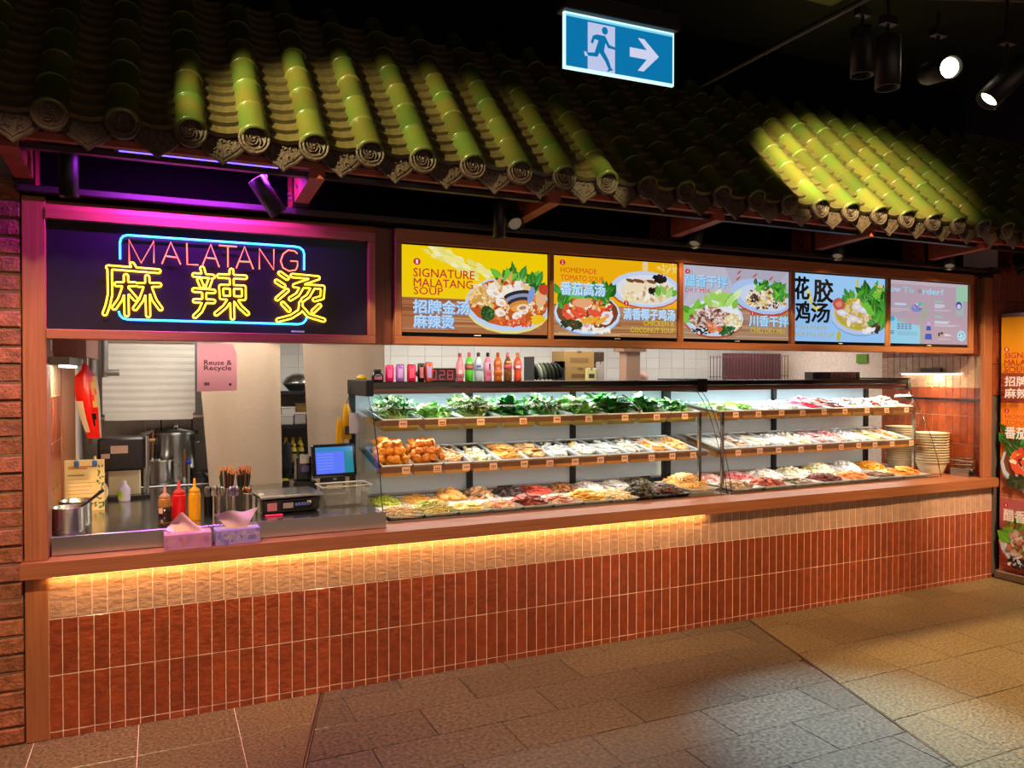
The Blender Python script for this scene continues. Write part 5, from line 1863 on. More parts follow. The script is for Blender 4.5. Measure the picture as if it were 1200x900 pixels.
# local x runs towards the viewer, local -y faces left
BW, BH = 0.80, 2.19
MB('#8f847c').box(-.42, .42, -.05, .09, 0.004, .075, .008).build('base', 'metal_col', bn)
MB('#a09488').cyl((0, .035, .07), (0, .035, 2.27), .012, n=8).build('pole', 'metal_col', bn)
sheet = MB('#f09010').box(-BW / 2, BW / 2, -.002, 0, .075, .075 + BH).build('sheet', 'print', bn)
MB('#9a9088').box(-BW / 2, BW / 2, -.010, .010, .07 + BH, .10 + BH).build('top_bar', 'metal_col', bn)
PWb, PHb = 270, 740
Pb = Pic(PWb, PHb, lambda x, y, l: ((x / PWb - .5) * BW, -.0024 - l, .075 + BH * (1 - y / PHb)), 0.00004)
rb = random.Random(31)
Pb.rect(0, 0, 270, 170, '#f0a30c')
Pb.rect(0, 165, 270, 250, '#96402a')
wood_band(Pb, 165, 250, rb, ('#a2472c', '#8f3a24', '#b4573a', '#85341f', '#b86444'))
Pb.ell(150, 60, 90, 26, '#f3bf5c', .25)
Pb.rect(0, 250, 270, 475, '#f58a10')
Pb.rect(0, 475, 270, 545, '#c8704a')
wood_band(Pb, 470, 530, rb, ('#c8704e', '#b85f40', '#d58664', '#b45a3c', '#d89272'))
Pb.rect(0, 530, 270, 740, '#b8606a')
wood_band(Pb, 690, 740, rb, ('#c86a54', '#b85a44', '#d88068', '#b0523e', '#d88e78'))
bowl_signature(Pb, 225, 130, .17, rb)
bowl_tomato(Pb, 135, 425, .45, rb)
bowl_dry(Pb, 135, 650, .45, rb)
Pb.badge(28, 96, 7, '1')
Pb.text('SIGNATURE', 22, 106, 150, 122, '#b81c28', .02)
Pb.text('MALATANG', 22, 126, 146, 142, '#b81c28', .02)
Pb.text('SOUP', 22, 146, 88, 162, '#b81c28', .02)
Pb.text('招牌金汤', 24, 174, 150, 202, '#ece4e6', .03)
Pb.text('麻辣烫', 24, 208, 122, 236, '#ece4e6', .03)
Pb.badge(30, 273, 7, '2')
Pb.text('HOMEMADE', 26, 283, 140, 296, '#c84a1c', .01)
Pb.text('TOMATO SOUP', 26, 300, 170, 313, '#c84a1c', .01)
Pb.text('番茄高汤', 26, 318, 150, 352, '#ece4e6', .03)
Pb.badge(30, 545, 7, '4')
Pb.text('醋香干拌', 24, 556, 150, 590, '#f2e8ea', .03)
Pb.text('DRY MIX', 26, 594, 110, 608, '#b0303a', .01)
Pb.pic.build('picture', 'print', sheet)
for lm in Pb.lets:
    lm.build('lettering', 'print', sheet)

# ------------------------------------------------------------------ steel bench at the left
SZ = 0.958
sb = thing('steel_bench', 'stainless steel bench behind the wooden ledge at the left', 'bench', (0.33, .17, 0))
MB().box(-.812, .875, -.10, -.085, .876, SZ + .012, .002).build('upstand', 'steel', sb)
MB().box(-.836, .875, -.085, 1.55, SZ - .03, SZ, .003).build('bench_top', 'steel_top', sb)
MB('#8a8884').box(-.84, .86, -.05, -.03, .0, SZ - .03).build('front_panel', 'steel_dull', sb)
MB('#8a8884').box(.84, .86, -.05, 1.5, .0, SZ - .03).build('side_panel', 'steel_dull', sb)


def tissue_box(label, x, y, rz, col, col2, flowers, seed):
    t = thing('tissue_box', label, 'tissue box', (x, y, CZ), rz, 'tissue boxes on the wooden ledge')
    r = random.Random(seed)
    MB(col).box(-.113, .113, -.055, .055, 0, .082, .003).build('box', 'paint', t)
    fl = MB()
    for i in range(26):
        fx, fz = r.uniform(-.105, .105), r.uniform(.012, .07)
        fl.color(r.choice(flowers))
        k = r.uniform(.006, .012)
        for q in range(5):
            a = q * 1.2566 + i
            fl.add([(fx + k * math.cos(a + e) * m, -.0556 - .00005 * i, fz + k * math.sin(a + e) * m) for e, m in ((0, .2), (-.4, .9), (0, 1.1), (.4, .9))], [(3, 2, 1, 0)])
    fl.color(col2)
    fl.box(-.08, .08, -.03, .03, .082, .0835)
    fl.build('floral_print', 'print', t)
    w = MB('#e6c0c4' if seed == 1 else '#d8b4c4')
    n, m_ = 9, 6
    v = []
    for j in range(m_ + 1):
        for i in range(n + 1):
            u, tt = i / n - .5, j / m_
            wd = (.05 + .085 * tt - (.13 * max(0, tt - .45) if seed == 1 else .02 * tt))
            v.append((u * 2 * wd - (.03 * tt if seed == 1 else 0), .022 * math.sin(6 * u + 4 * tt + seed) * (.4 + tt), .083 + (.115 if seed == 1 else .085) * tt * (1 - (.75 * abs(u) * 2 if seed == 1 else .12 * math.sin(9 * u)))))
    w.add(v, [(j * (n + 1) + i, j * (n + 1) + i + 1, (j + 1) * (n + 1) + i + 1, (j + 1) * (n + 1) + i) for j in range(m_) for i in range(n)], True)
    w.build('tissue', 'matte', t)


tissue_box('mauve tissue box with orange flowers, left of the pair', 0.135, .012, .02, '#b87aa0', '#d8a8c0', ['#c96a3a', '#d87850', '#c890b8', '#b070a8', '#a868a0'], 1)
tissue_box('lilac tissue box with blue violet flowers, right of the pair', 0.378, .03, .05, '#9a86c0', '#c4a898', ['#4a48a8', '#6a62bc', '#3a3a90', '#b8a0c8', '#c8b0a0'], 2)


def squeeze(label, x, y, col, cap, r=.030, h=.135, lower=None):
    t = thing('squeeze_bottle', label, 'sauce bottle', (x, y, SZ), 0, 'squeeze sauce bottles')
    t.scale = (1.12, 1.12, 1.12)
    b = MB(col)
    b.lathe([(r * .95, 0), (r, .006), (r, h * .55), (r * .97, h * .6), (r, h * .66), (r * .96, h * .84), (r * .78, h * .9)], 20)
    b.build('body', 'gloss', t)
    c = MB(cap).lathe([(r * .82, h * .88), (r * .84, h * .97), (r * .5, h * 1.03), (r * .26, h * 1.07), (r * .14, h * 1.34), (0, h * 1.35)], 16)
    c.build('nozzle_cap', 'paint', t)
    if lower:
        MB(lower).lathe([(r + .0008, .004), (r + .0008, h * .58)], 20).build('sauce', 'gloss', t)
        MB('#d8a898').lathe([(r + .002, h * .35), (r + .002, h * .55)], 5, a0=-2.6, a1=-1.9).build('sticker', 'paint', t)


squeeze('brown sauce squeeze bottle with a pale nozzle', 0.030, .33, '#a06a30', '#b87a70', lower='#2e1418')
squeeze('red ketchup squeeze bottle', 0.103, .375, '#c4121c', '#c4121c', .034, .145)
squeeze('yellow mustard squeeze bottle', 0.182, .335, '#d89408', '#e09c10', .030, .155)


def canister(label, x, y, r, h, items, seed, dark=False, cat='utensil holder'):
    t = thing('utensil_canister', label, cat, (x, y, SZ), 0, 'utensil canisters')
    q = random.Random(seed)
    MB('#282426' if dark else '#b8b0b4').lathe([(r * .96, 0), (r, .004), (r, h - .004), (r * 1.04, h), (r * .94, h), (r * .92, h - .03), (0, h - .03)], 20).build('canister', 'black_gloss' if dark else 'steel', t)
    for i in range(items[0]):
        a, rr = q.uniform(0, 6.28), r * .75 * math.sqrt(q.random())
        x0, y0 = rr * math.cos(a), rr * math.sin(a)
        b = MB(q.choice(items[2]))
        top = h + items[1] * q.uniform(.7, 1.05)
        if items[3] == 'stick':
            b.cyl((x0 * .6, y0 * .6, h * .3), (x0 * 1.45, y0 * 1.45, top), .0034, n=5)
            b.color(items[4]).cyl((x0 * 1.41, y0 * 1.41, top - .018), (x0 * 1.455, y0 * 1.455, top), .0046, n=5)
            b.build('chopstick', 'paint', t)
        else:
            b.cyl((x0 * .6, y0 * .6, h * .3), (x0 * 1.2, y0 * 1.2, top), .004, n=5)
            b.blob((x0 * 1.25, y0 * 1.25, top + .008), (.013, .006, .016), q, .1, 1)
            b.build('spoon', 'metal_col', t)


DG = ['#2a3a2c', '#3c4a38', '#7a3a2c', '#222a24']
canister('steel canister of black handled spoons beside the mustard', 0.258, .42, .024, .115, (6, .035, ['#2a2426', '#8a8486', '#6a6266'], 'spoon'), 1, True)
canister('short steel canister of spoons behind the left tissue box', 0.315, .40, .026, .12, (6, .03, ['#a8a0a0', '#5c5456'], 'spoon'), 2)
canister('tall canister full of green and red tipped chopsticks', 0.368, .52, .046, .145, (44, .12, DG, 'stick', '#e09a6a'), 3)
canister('second canister of dark chopsticks with orange tips', 0.462, .55, .046, .145, (46, .115, DG + ['#1c2420'], 'stick', '#d8885e'), 4)
canister('polished violet reflecting canister of steel spoons', 0.392, .40, .030, .115, (7, .03, ['#c0a8cc', '#9a86a8'], 'spoon'), 5)
canister('brown toothpick jar between canisters and scale', 0.472, .42, .026, .12, (8, .012, ['#8a5a3a', '#b07a4c'], 'spoon'), 6)
sh = thing('salt_shaker', 'clear shaker with white cap left of the weighing scale', 'shaker', (0.545, .40, SZ))
MB('#8e9488').lathe([(.022, 0), (.024, .004), (.020, .07), (.018, .085)], 14).build('body', 'gloss', sh)
MB('#d8d0c4').lathe([(.020, .083), (.021, .105), (.014, .114), (0, .115)], 14).build('cap', 'paint', sh)

# weighing scale
sc_ = thing('weighing_scale', 'digital weighing scale with a wide steel platform', 'scale', (0.70, .42, SZ), .10)
MB('#1c181c').box(-.165, .165, -.09, .12, .004, .085, .008).build('body', 'gloss', sc_)
MB().box(-.185, .185, -.105, .20, .092, .108, .003).build('platform', 'steel', sc_)
MB('#3a3236').box(-.06, .125, -.0925, -.089, .018, .072).build('display', 'black_gloss', sc_)
d_ = MB('#4a5ab0')
for q in range(5):
    d_.box(.02 + .018 * q, .034 + .018 * q, -.0935, -.0925, .040, .058)
d_.color('#c8b8b0').box(.09, .115, -.0935, -.0925, .05, .066).color('#8a7a80').box(-.05, .01, -.0935, -.0925, .030, .062).build('keys', 'paint', sc_)
MB('#b06a78').box(-.14, -.085, -.0925, -.089, .02, .066).build('sticker', 'paint', sc_)
ey = MB('#d82858').box(-.05, .05, -.012, .012, 0, .010, .004).build('pink_peg', 'paint', None, (0.60, .265, SZ))
tag(ey, 'small pink plastic clip lying in front of the scale', 'clip')

# till screen and its printer
ps = thing('till_screen', 'touch screen till on a black stand showing a blue and teal page', 'till', (1.05, .80, SZ), .10)
ps.scale = (.9, .9, .96)
MB('#16151a').box(-.10, .10, -.06, .12, 0, .035, .008).box(-.085, .085, -.03, .06, .035, .15, .01).build('stand', 'gloss', ps)
MB('#8a8678').box(-.06, .06, -.0325, -.029, .06, .092).build('card_slot', 'paint', ps)
b = MB('#131216')
b.M = Matrix.Translation((0, -.02, .255)) @ Matrix.Rotation(-.22, 4, 'X')
b.box(-.165, .165, -.014, .02, -.115, .115, .012)
hd = b.build('screen_body', 'gloss', ps)
glow('till_blue', (0.16, 0.28, 0.95), 0.95)
for nm, c, x0, x1, z0, z1 in (('page', '#5a78ff', -.140, .070, -.090, .060), ('side_bar', '#0f8498', .070, .140, -.090, .060), ('title_bar', '#2c86c0', -.140, .140, .060, .092)):
    pn = MB(c)
    pn.M = Matrix.Translation((0, -.02, .255)) @ Matrix.Rotation(-.22, 4, 'X')
    pn.box(x0, x1, -.0152, -.0142, z0, z1)
    if nm == 'page':
        pn.color('#7f98ff')
        for q in range(6):
            pn.box(x0 + .01, x1 - .08, -.0156, -.0152, .04 - .02 * q, .045 - .02 * q)
    pn.build(nm, 'screen_picture', hd)
MB('#9a968e').box(-.012, .012, -.036, -.033, .125, .136).build('badge', 'paint', ps)
pr = thing('receipt_printer', 'black receipt printer tower left of the till screen', 'printer', (0.875, .92, SZ))
MB('#17161a').box(-.075, .075, -.08, .10, 0, .11, .008).box(-.05, .05, -.05, .06, .11, .27, .008).build('body', 'gloss', pr)
MB('#b8b0a4').box(-.03, .03, -.055, -.05, .225, .285).build('paper', 'paint', pr)
MB('#5a4a8a').box(-.02, .03, -.0515, -.05, .17, .21).build('sticker', 'paint', pr)
ct = thing('clear_tub', 'clear plastic storage tub on the steel bench beside the glass case', 'tub', (1.035, .42, SZ), .05)
tb = MB()
tb.M = None
t0 = [(-.145, -.085), (.145, -.085), (.145, .085), (-.145, .085)]
L = [[(x * k, y * k, z) for x, y in t0] for k, z in ((.84, .0), (.96, .135), (1.06, .137), (1.06, .131))]
v = [p for r in L for p in r]
tb.add(v, [(4 * j + i, 4 * j + (i + 1) % 4, 4 * j + 4 + (i + 1) % 4, 4 * j + 4 + i) for j in range(3) for i in range(4)] + [(3, 2, 1, 0)], False)
tb.build('body', 'clear_plastic', ct)
rim = MB('#cfc8bc')
rim.tube([(x * 1.05, y * 1.05, .136) for x, y in t0], .005, 6, closed=True)
rim.build('rim', 'gloss', ct)

# steel pots with ladle at the far left of the bench
def pot(label, loc, r, h, lid=False, ladle=False, group=None, handles=True):
    t = thing('cooking_pot', label, 'pot', loc, 0, group)
    MB().lathe([(r * .97, 0), (r, .008), (r, h - .006), (r * 1.05, h), (r * 1.05, h + .004), (r * .96, h + .002), (r * .94, h - .03), (0, h - .035)], 28).build('body', 'steel', t)
    if lid:
        MB().lathe([(r * 1.03, h + .004), (r * .98, h + .014), (r * .5, h + .035), (.02, h + .042), (.012, h + .05), (.022, h + .062), (0, h + .066)], 28).build('lid', 'steel', t)
    if handles:
        for s_ in (-1, 1):
            MB().tube([(s_ * r, -.035, h * .8), (s_ * (r + .03), -.03, h * .82), (s_ * (r + .03), .03, h * .82), (s_ * r, .035, h * .8)], .005, 6).build('handle', 'steel', t)
    if ladle:
        lb = MB('#1a181a')
        lb.tube([(.045, -.01, h - .01), (.09, -.02, h + .022), (.165, -.04, h + .085)], [.006, .007, .009], 8)
        lb.build('ladle', 'paint', t)
    return t


pot('stainless soup pot with a black ladle at the left post', (-.428, .275, SZ), .078, .125, ladle=True, handles=False)
pot('second soup pot behind the one with the ladle', (-.41, .46, SZ), .078, .13, handles=False)

# order sheet clipped upright
os_ = thing('notice_board', 'upright cream notice sheet with a leafy border held by blue clips', 'notice', (-.400, .90, SZ), -.03)
MB('#e0c48c').box(-.105, .105, 0, .012, 0, .305, .002).build('sheet', 'matte', os_)
ld = MB('#b0583a')
for z, w in ((.262, .15), (.252, .10)):
    ld.box(-.085, -.085 + w, -.0008, 0, z, z + .006)
ld.color('#5a4a3a').box(-.088, .00, -.0008, 0, .212, .217)
ld.color('#b07a50')
for q in range(7):
    ld.box(-.088, .02 + .02 * ((q * 5) % 3), -.0008, 0, .19 - .022 * q, .193 - .022 * q)
ld.build('writing', 'print', os_)
lf = MB()
lr = random.Random(6)
for q in range(30):
    lf.color(lr.choice(['#4a6a34', '#6a8a4a', '#3a5a2c']))
    x, z = (lr.uniform(.065, .1), lr.uniform(.02, .29)) if q < 22 else (lr.uniform(.02, .1), lr.uniform(.01, .05))
    a = lr.uniform(0, 3)
    lf.add([(x + .012 * math.cos(a), -.001, z + .012 * math.sin(a)), (x - .005 * math.sin(a), -.001, z + .005 * math.cos(a)), (x - .012 * math.cos(a), -.001, z - .012 * math.sin(a)), (x + .005 * math.sin(a), -.001, z - .005 * math.cos(a))], [(0, 1, 2, 3)])
lf.build('leaf_print', 'print', os_)['kind'] = 'stuff'
for x in (-.04, .055):
    MB('#2a68b8').box(x - .013, x + .013, -.014, -.004, .268, .300, .004).color('#c0b090').cyl((x, -.004, .30), (x, .004, .325), .007, n=8).build('clip', 'paint', os_)

# drinks machine and small packs behind the sheet
mc = thing('drink_machine', 'white and black countertop drink machine behind the notice sheet', 'machine', (-.20, 1.40, SZ))
MB('#d8c9a8').box(-.10, .09, -.05, .12, .0, .24, .006).build('body', 'paint', mc)
MB('#151316').box(-.155, .115, -.12, .10, .185, .40, .012).build('head', 'gloss', mc)
MB('#c8a898').box(-.08, .02, -.122, -.12, .30, .35).color('#c8a898').box(-.135, -.085, -.122, -.12, .27, .30).build('label', 'paint', mc)
MB('#17151a').box(-.10, .15, -.14, -.02, 0, .022).build('drip_tray', 'gloss', mc)
MB().cyl((.125, .0, .0), (.125, .0, .40), .018, n=14).build('pipe', 'steel', mc)
dt = MB('#b8b0c8').lathe([(.032, 0), (.036, .01), (.036, .08), (.014, .11), (.012, .13), (0, .13)], 14).build('detergent_bottle', 'gloss', None, (-.20, 1.20, SZ))
tag(dt, 'lilac detergent bottle standing before the drink machine', 'bottle')
MB('#9ab818').lathe([(.0365, .02), (.0365, .07)], 8, a0=-3.0, a1=-1.9).build('wrapper', 'paint', dt)
pl = MB('#d8d0c0')
pl.M = Matrix.Rotation(PI / 2 - .25, 4, 'X')
pl.lathe([(0, 0), (.08, .004), (.125, .022), (.128, .026)], 24)
plt = pl.build('white_plate', 'gloss', None, (-.37, 1.03, SZ + .090))
plt.scale = (.7, .7, .7)
tag(plt, 'white plate leaning behind the notice sheet', 'plate')

# hanging red snack bag
hb = thing('hanging_bag', 'big red printed packet hanging at the left of the kitchen', 'packet', (-.375, .84, 1.835))
g = MB('#d81c10')
n, m_ = 10, 12
for side in (-1, 1):
    v = []
    for j in range(m_ + 1):
        t_ = j / m_
        for i in range(n + 1):
            u = i / n - .5
            wd = .036 + .026 * math.sin(PI * min(1, t_ * .9 + .12)) - (.03 if t_ < .1 else 0)
            th = side * .035 * math.cos(PI * u) * math.sin(PI * min(1, t_ * .96 + .02))
            v.append((u * 2 * wd + .045 * t_ * t_ - .01, th, -.44 * t_))
    for j in range(m_):
        for i in range(n):
            u, t_ = i / n - .5, j / m_
            if side < 0:
                c = '#d81c10'
                if i >= 7 - j * .12 and j < 7:
                    c = '#c89a50' if (i + j) % 3 else '#d84a30'
                if i <= 2 and 5 < j < 11:
                    c = '#d8bfa0'
                if 6 <= i <= 7 and 7 < j < 10 and (i * j) % 2 == 0:
                    c = '#241a18'
                if i == 9:
                    c = '#a8a090'
                if j < 2 and i > 5:
                    c = '#b04a68'
                g.color(c)
            else:
                g.color('#b8180e')
            b_ = (j * (n + 1) + i, j * (n + 1) + i + 1, (j + 1) * (n + 1) + i + 1, (j + 1) * (n + 1) + i)
            g.add([v[q] for q in b_], [(0, 1, 2, 3) if side < 0 else (3, 2, 1, 0)], True)
g.build('packet', 'gloss', hb)
MB('#d8d4d0').cyl((0, 0, -.01), (0, 0, .12), .004, n=6).build('hook', 'metal_col', hb)
ul = thing('cabinet_lamp', 'slim lit strip lamp under the dark bulkhead at the left', 'lamp', (-.43, .34, 1.80))
MB('#2a1c1c').box(-.08, .03, -.25, .45, .02, .06).build('shelf', 'paint', ul)
MB().box(-.02, .01, -.20, .38, .008, .02).build('tube', 'lamp_white', ul)
light('cabinet_lamp_light', 'AREA', (-.44, .43, 1.80), 7, (1.0, 0.78, 0.42), (-.56, .45, 1.2), .04, .58)

# pipes by the blind
pp = MB('#a8a49c')
pp.cyl((-.40, 1.62, 1.3), (-.40, 1.62, 2.36), .03, n=12).cyl((-.33, 1.62, 1.75), (-.33, 1.62, 2.36), .022, n=12).cyl((-.33, 1.62, 1.78), (-.24, 1.62, 1.78), .022, n=12)
tag(pp.build('pipe', 'steel_dull'), 'grey steel pipes running up left of the white blind', 'pipe')

# white pleated blind
bl = thing('pleated_blind', 'white pleated blind with horizontal folds over the stove', 'blind', (-.055, 1.88, 1.44))
zt, n = .56, 10
brn = random.Random(4)
for i in range(n):
    z1, z0 = zt - zt * .92 * i / n, zt - zt * .92 * (i + 1) / n
    s_ = MB('#d2cbbf')
    v = []
    for q in range(7):
        u = q / 6 - .5
        w = .305
        sag = .006 * math.cos(3 * u + i) if i > 11 else 0
        v += [(u * 2 * w, -.002, z1 + sag), (u * 2 * w, -.006, z1 - (z1 - z0) * .55 + sag), (u * 2 * w, -.004, z0 + sag)]
    s_.add(v, [(3 * q + e, 3 * q + 3 + e, 3 * q + 4 + e, 3 * q + 1 + e) for q in range(6) for e in (0, 1)], False)
    s_.build('slat', 'blind_white', bl)
MB('#cfc4b0').box(-.29, .29, -.012, .0, -.002, .045).build('hem', 'blind_white', bl)
MB('#8a7a6a').box(-.30, .30, -.02, .02, zt, zt + .05).build('head_rail', 'paint', bl)


def curtain(label, x0, x1, z0, z1, y, seed, dx=0.0):
    q = random.Random(seed)
    mb = MB()
    n, m_ = 28, 10
    ph = [q.uniform(0, 6) for _ in range(4)]
    v = []
    for j in range(m_ + 1):
        t_ = j / m_
        for i in range(n + 1):
            u = i / n
            yy = .014 * math.sin(7 * u + ph[0] + .5 * t_) + .010 * math.sin(16 * u + ph[1]) * (.3 + .7 * t_)
            v.append((x0 + (x1 - x0) * u + dx * t_ * (1 - u) + .006 * math.sin(4 * t_ + ph[2]), y + yy, z1 + (z0 - z1) * t_))
    mb.add(v, [(j * (n + 1) + i, j * (n + 1) + i + 1, (j + 1) * (n + 1) + i + 1, (j + 1) * (n + 1) + i) for j in range(m_) for i in range(n)], True)
    o = mb.build('linen_curtain', 'linen')
    tag(o, label, 'curtain', 'linen door curtains')
    MB('#6a5038').cyl((x0 - .03, y, z1), (x1 + .03, y, z1), .010, n=8).build('rod', 'paint', o)


curtain('beige linen curtain hanging left of the kitchen gap', .262, .835, .60, 2.02, 1.62, 1, .085)
curtain('beige linen curtain hanging right of the kitchen gap', .985, 1.62, .60, 2.02, 1.62, 2, .07)

rr = thing('paper_sign', 'pink hanging sign reading Reuse & Recycle', 'sign', (.303, .36, 1.675))
MB('#f0a8b4').prism([(-.104, 0), (.108, .004), (.108, .22), (.085, .27), (-.102, .27)], 0, .003, 'y').build('sheet', 'matte', rr)
tx = MB('#2a1a22')
put_text(tx, 'Reuse &', lambda x, z: (x, -.0006, z), -.066, .080, .150, .178, .02)
put_text(tx, 'Recycle', lambda x, z: (x, -.0006, z), -.066, .078, .112, .146, .02)
for q in range(4):
    tx.box(-.066 + .007 * q, -.061 + .007 * q, -.0006, 0, .034, .052)
tx.box(.066, .078, -.0006, 0, .032, .046)
tx.build('lettering', 'print', rr)

# ------------------------------------------------------------------ cooking line at the back
cl = thing('cooking_range', 'stainless steel cooking range along the back of the kitchen', 'range', (.1, 1.75, 0))
MB().box(-.62, .60, .02, .62, 0, .94, .005).build('body', 'steel_dull', cl)
MB().box(-.62, .60, 0, .64, .94, .97, .004).build('hob_top', 'steel', cl)
MB().box(-.62, .60, .66, .68, .97, 2.3).build('splashback', 'steel_dull', cl)
MB().box(-.62, .60, .45, .66, 1.43, 1.45).build('shelf', 'steel', cl)
for i in range(4):
    kb = MB('#1c1a1c').cyl((-.4 + .22 * i, .0, .86), (-.4 + .22 * i, -.03, .86), .022, n=12)
    kb.build('knob', 'paint', cl)
KZ = .972
PG = 'pots on the cooking range'
pot('tall stock pot with a domed lid, biggest on the range', (.12, 2.02, KZ), .135, .35, True, group=PG)
pot('lower steel pot in front of the tall stock pot', (.02, 1.86, KZ), .085, .17, group=PG)
pot('shallow wide pan at the left of the range', (-.22, 2.02, KZ), .12, .09, True, group=PG)
pot('medium stock pot half hidden behind the drink machine', (-.06, 2.24, KZ), .11, .30, True, group=PG)
pn_ = MB().lathe([(.10, 0), (.13, .06), (.135, .065), (.125, .064), (.10, .008), (0, .006)], 20).build('steel_basin', 'steel', None, (.42, 1.95, KZ))
tag(pn_, 'wide steel basin at the right of the range', 'basin')
for i, (x, y, z, lab) in enumerate(((.17, 1.80, 1.02, 'long wooden spatula standing before the stock pot'), (-.04, 1.90, 1.16, 'brown handled ladle standing in the lower pot'))):
    t_ = MB('#7a4a20').cyl((x, y, z - .04), (x + .004, y + .03, z + .20), .008, n=8).color('#b8b4ac').blob((x, y, z - .03), (.03, .01, .03), random.Random(i), .1, 1)
    tag(t_.build('ladle', 'paint'), lab, 'ladle')
pk = MB('#b07a44').box(-.27, -.02, 1.80, 1.83, 1.285, 1.305, .003).build('chopping_board', 'paint')
tag(pk, 'narrow wooden board lying across the pots', 'board')
tp = MB('#1c2cb0').blob((0, 0, 0), (.022, .02, .02), random.Random(1), .1, 1).build('tap_knob', 'gloss', None, (.20, 1.76, 1.13))
tag(tp, 'blue tap knob before the stock pot', 'tap knob')
MB('#b8b4ac').cyl((0, .0, -.16), (0, 0, -.015), .008, n=8).build('stem', 'metal_col', tp)
bc = thing('bowl_cluster', 'stack of small steel bowls on the wall shelf over the range', 'bowls', (-.12, 2.25, 1.452))
for i in range(3):
    MB().lathe([(.05, .02 * i), (.075, .045 + .02 * i), (.07, .045 + .02 * i), (.045, .008 + .02 * i), (0, .008 + .02 * i)], 18).build('bowl', 'steel', bc)
ln = thing('sieve_set', 'dark wire strainers hanging from the shelf over the range', 'strainers', (.05, 2.2, 1.43))
for i in range(4):
    q = MB('#2a2626' if i % 2 else '#9a968e')
    q.cyl((-.14 + .11 * i, 0, 0), (-.14 + .11 * i, 0, -.10), .005, n=6)
    q.lathe([(.045, -.10), (.04, -.125), (.02, -.14), (0, -.142)], 12, (-.14 + .11 * i, 0, 0))
    q.build('strainer', 'metal_col', ln)

# shelf unit seen in the gap between the curtains
su = thing('kitchen_shelves', 'steel shelf unit with dark edges seen in the gap between the curtains', 'shelf unit', (1.02, 2.12, 0))
for z in (.95, 1.045, 1.352, 1.628):
    MB('#8e8c8a').box(-.22, .22, 0, .36, z - .012, z).color('#1c1c20').box(-.22, .22, -.008, 0, z - .022, z + .004).build('shelf', 'paint', su)
for x in (-.215, .215):
    MB('#1c1c20').box(x - .012, x + .012, -.004, .02, 0, 1.64).build('upright', 'paint', su)
MB('#6e6c6c').box(-.22, .22, .36, .37, .3, 1.62).build('back_sheet', 'paint', su)
wk = thing('mixing_bowl', 'steel bowl turned over a dark pan on the top kitchen shelf', 'bowl', (1.06, 2.28, 1.632))
MB('#1a1618').lathe([(.07, 0), (.115, .05), (.12, .055), (.11, .054), (0, .05)], 20).build('pan', 'paint', wk)
MB().lathe([(.122, .056), (.118, .07), (.09, .115), (.04, .14), (0, .142)], 24).build('bowl', 'steel', wk)
for i, (x, z, w, h, c, lab) in enumerate(((.955, 1.356, .10, .085, '#c8c4bc', 'white plastic tub at the left of the middle kitchen shelf'), (1.06, 1.356, .09, .10, '#b8b0a8', 'clear food box beside the white tub'), (.965, 1.442, .11, .06, '#d8d4cc', 'flat lidded container stacked on the white tub'), (1.07, 1.458, .09, .07, '#8a6a2c', 'brown packet on top of the clear food box'), (1.145, 1.356, .06, .09, '#a85a24', 'orange brown packet right on the middle kitchen shelf'))):
    t_ = MB(c).box(-w / 2, w / 2, 0, .14, 0, h * .86, .006).color('#e4e0d8' if i < 3 else c).box(-w / 2 - .004, w / 2 + .004, -.004, .144, h * .86, h)
    tag(t_.build('food_container', 'paint', None, (x, 2.15, z)), lab, 'container', 'containers on the kitchen shelf')
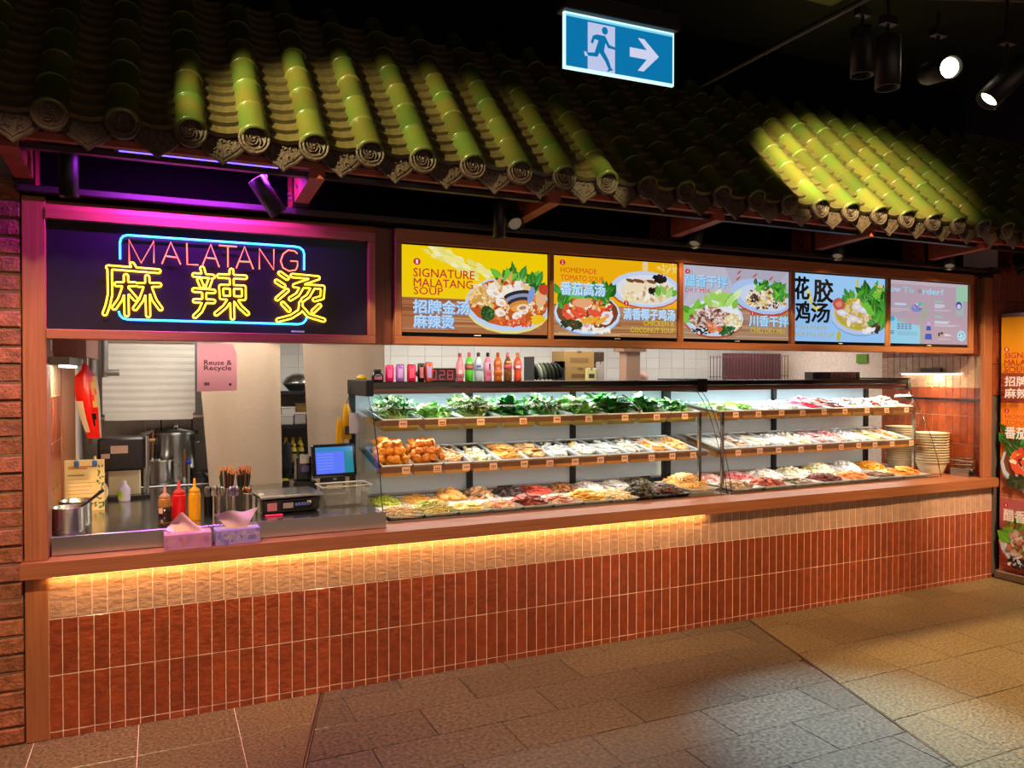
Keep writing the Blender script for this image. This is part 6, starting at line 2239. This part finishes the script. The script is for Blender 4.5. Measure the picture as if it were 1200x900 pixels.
for i in range(6):
    x, y = .955 + .058 * (i % 3), 2.16 + .07 * (i // 3)
    t_ = thing('sauce_bottle', ('front row' if i < 3 else 'back row') + ' yellow capped sauce bottle, ' + ORD[i % 3] + ' from the left on the kitchen shelf', 'bottle', (x, y, 1.048 + (0 if i < 3 else .05)), 0, 'yellow capped bottles')
    MB('#d8c850').lathe([(.021, 0), (.022, .09), (.014, .115), (.010, .125)], 12).color('#23252a').lathe([(.0228, .07), (.0228, .088)], 12).build('body', 'gloss', t_)
    MB('#e8c018').lathe([(.012, .122), (.013, .148), (0, .15)], 10).build('cap', 'paint', t_)
yb = MB('#b8a010').box(-.04, .04, 0, .10, 0, .20, .006).build('yellow_carton', 'paint', None, (.875, 1.78, .76))
tag(yb, 'yellow carton at the foot of the gap between the curtains', 'box')
st_ = MB('#4a4648').box(-.2, .2, 0, .3, 0, .757).build('side_table', 'steel_dull', None, (.90, 1.70, 0))
tag(st_, 'dark steel side table under the yellow carton', 'table')
ap = MB('#17161a').blob((0, 0, 0), (.05, .04, .14), random.Random(7), .3, 2).build('black_bag', 'matte', None, (.905, 1.86, 1.10))
tag(ap, 'black bag hanging at the left edge of the kitchen gap', 'bag')

# yellow gloves and paper notice at the left end of the case
yg = thing('rubber_gloves', 'yellow rubber gloves hanging beside the left end of the glass case', 'gloves', (1.165, .92, 1.57))
q = MB('#d89a08')
q.tube([(.0, 0, 0), (.004, 0, -.06), (.0, .0, -.16)], [.018, .030, .034], 10)
q.tube([(-.05, .01, -.09), (-.045, .01, -.15), (-.045, .01, -.27)], [.012, .026, .03], 10)
q.tube([(.0, 0, -.16), (.004, 0, -.24)], [.034, .030], 10)
q.build('glove', 'gloss', yg)
MB('#3a2c14').box(-.02, .03, -.036, -.034, -.21, -.15).build('print', 'paint', yg)
MB('#2a2620').tube([(0, 0, 0), (.02, .0, .06), (.03, 0, .12)], .003, 5).build('cord', 'paint', yg)
pnote = MB('#c8b4b4').box(-.03, .035, 0, .002, 0, .14).build('paper_notice', 'matte', None, (1.20, .86, 1.37))
tag(pnote, 'pale paper notice stuck to the end of the glass case', 'notice')
ny = MB('#d8b010').blob((0, 0, 0), (.04, .025, .02), random.Random(9), .4, 1).build('yellow_tag', 'paint', None, (1.24, .80, TZ + .025))
tag(ny, 'crumpled yellow tag on the top corner of the left case', 'tag')
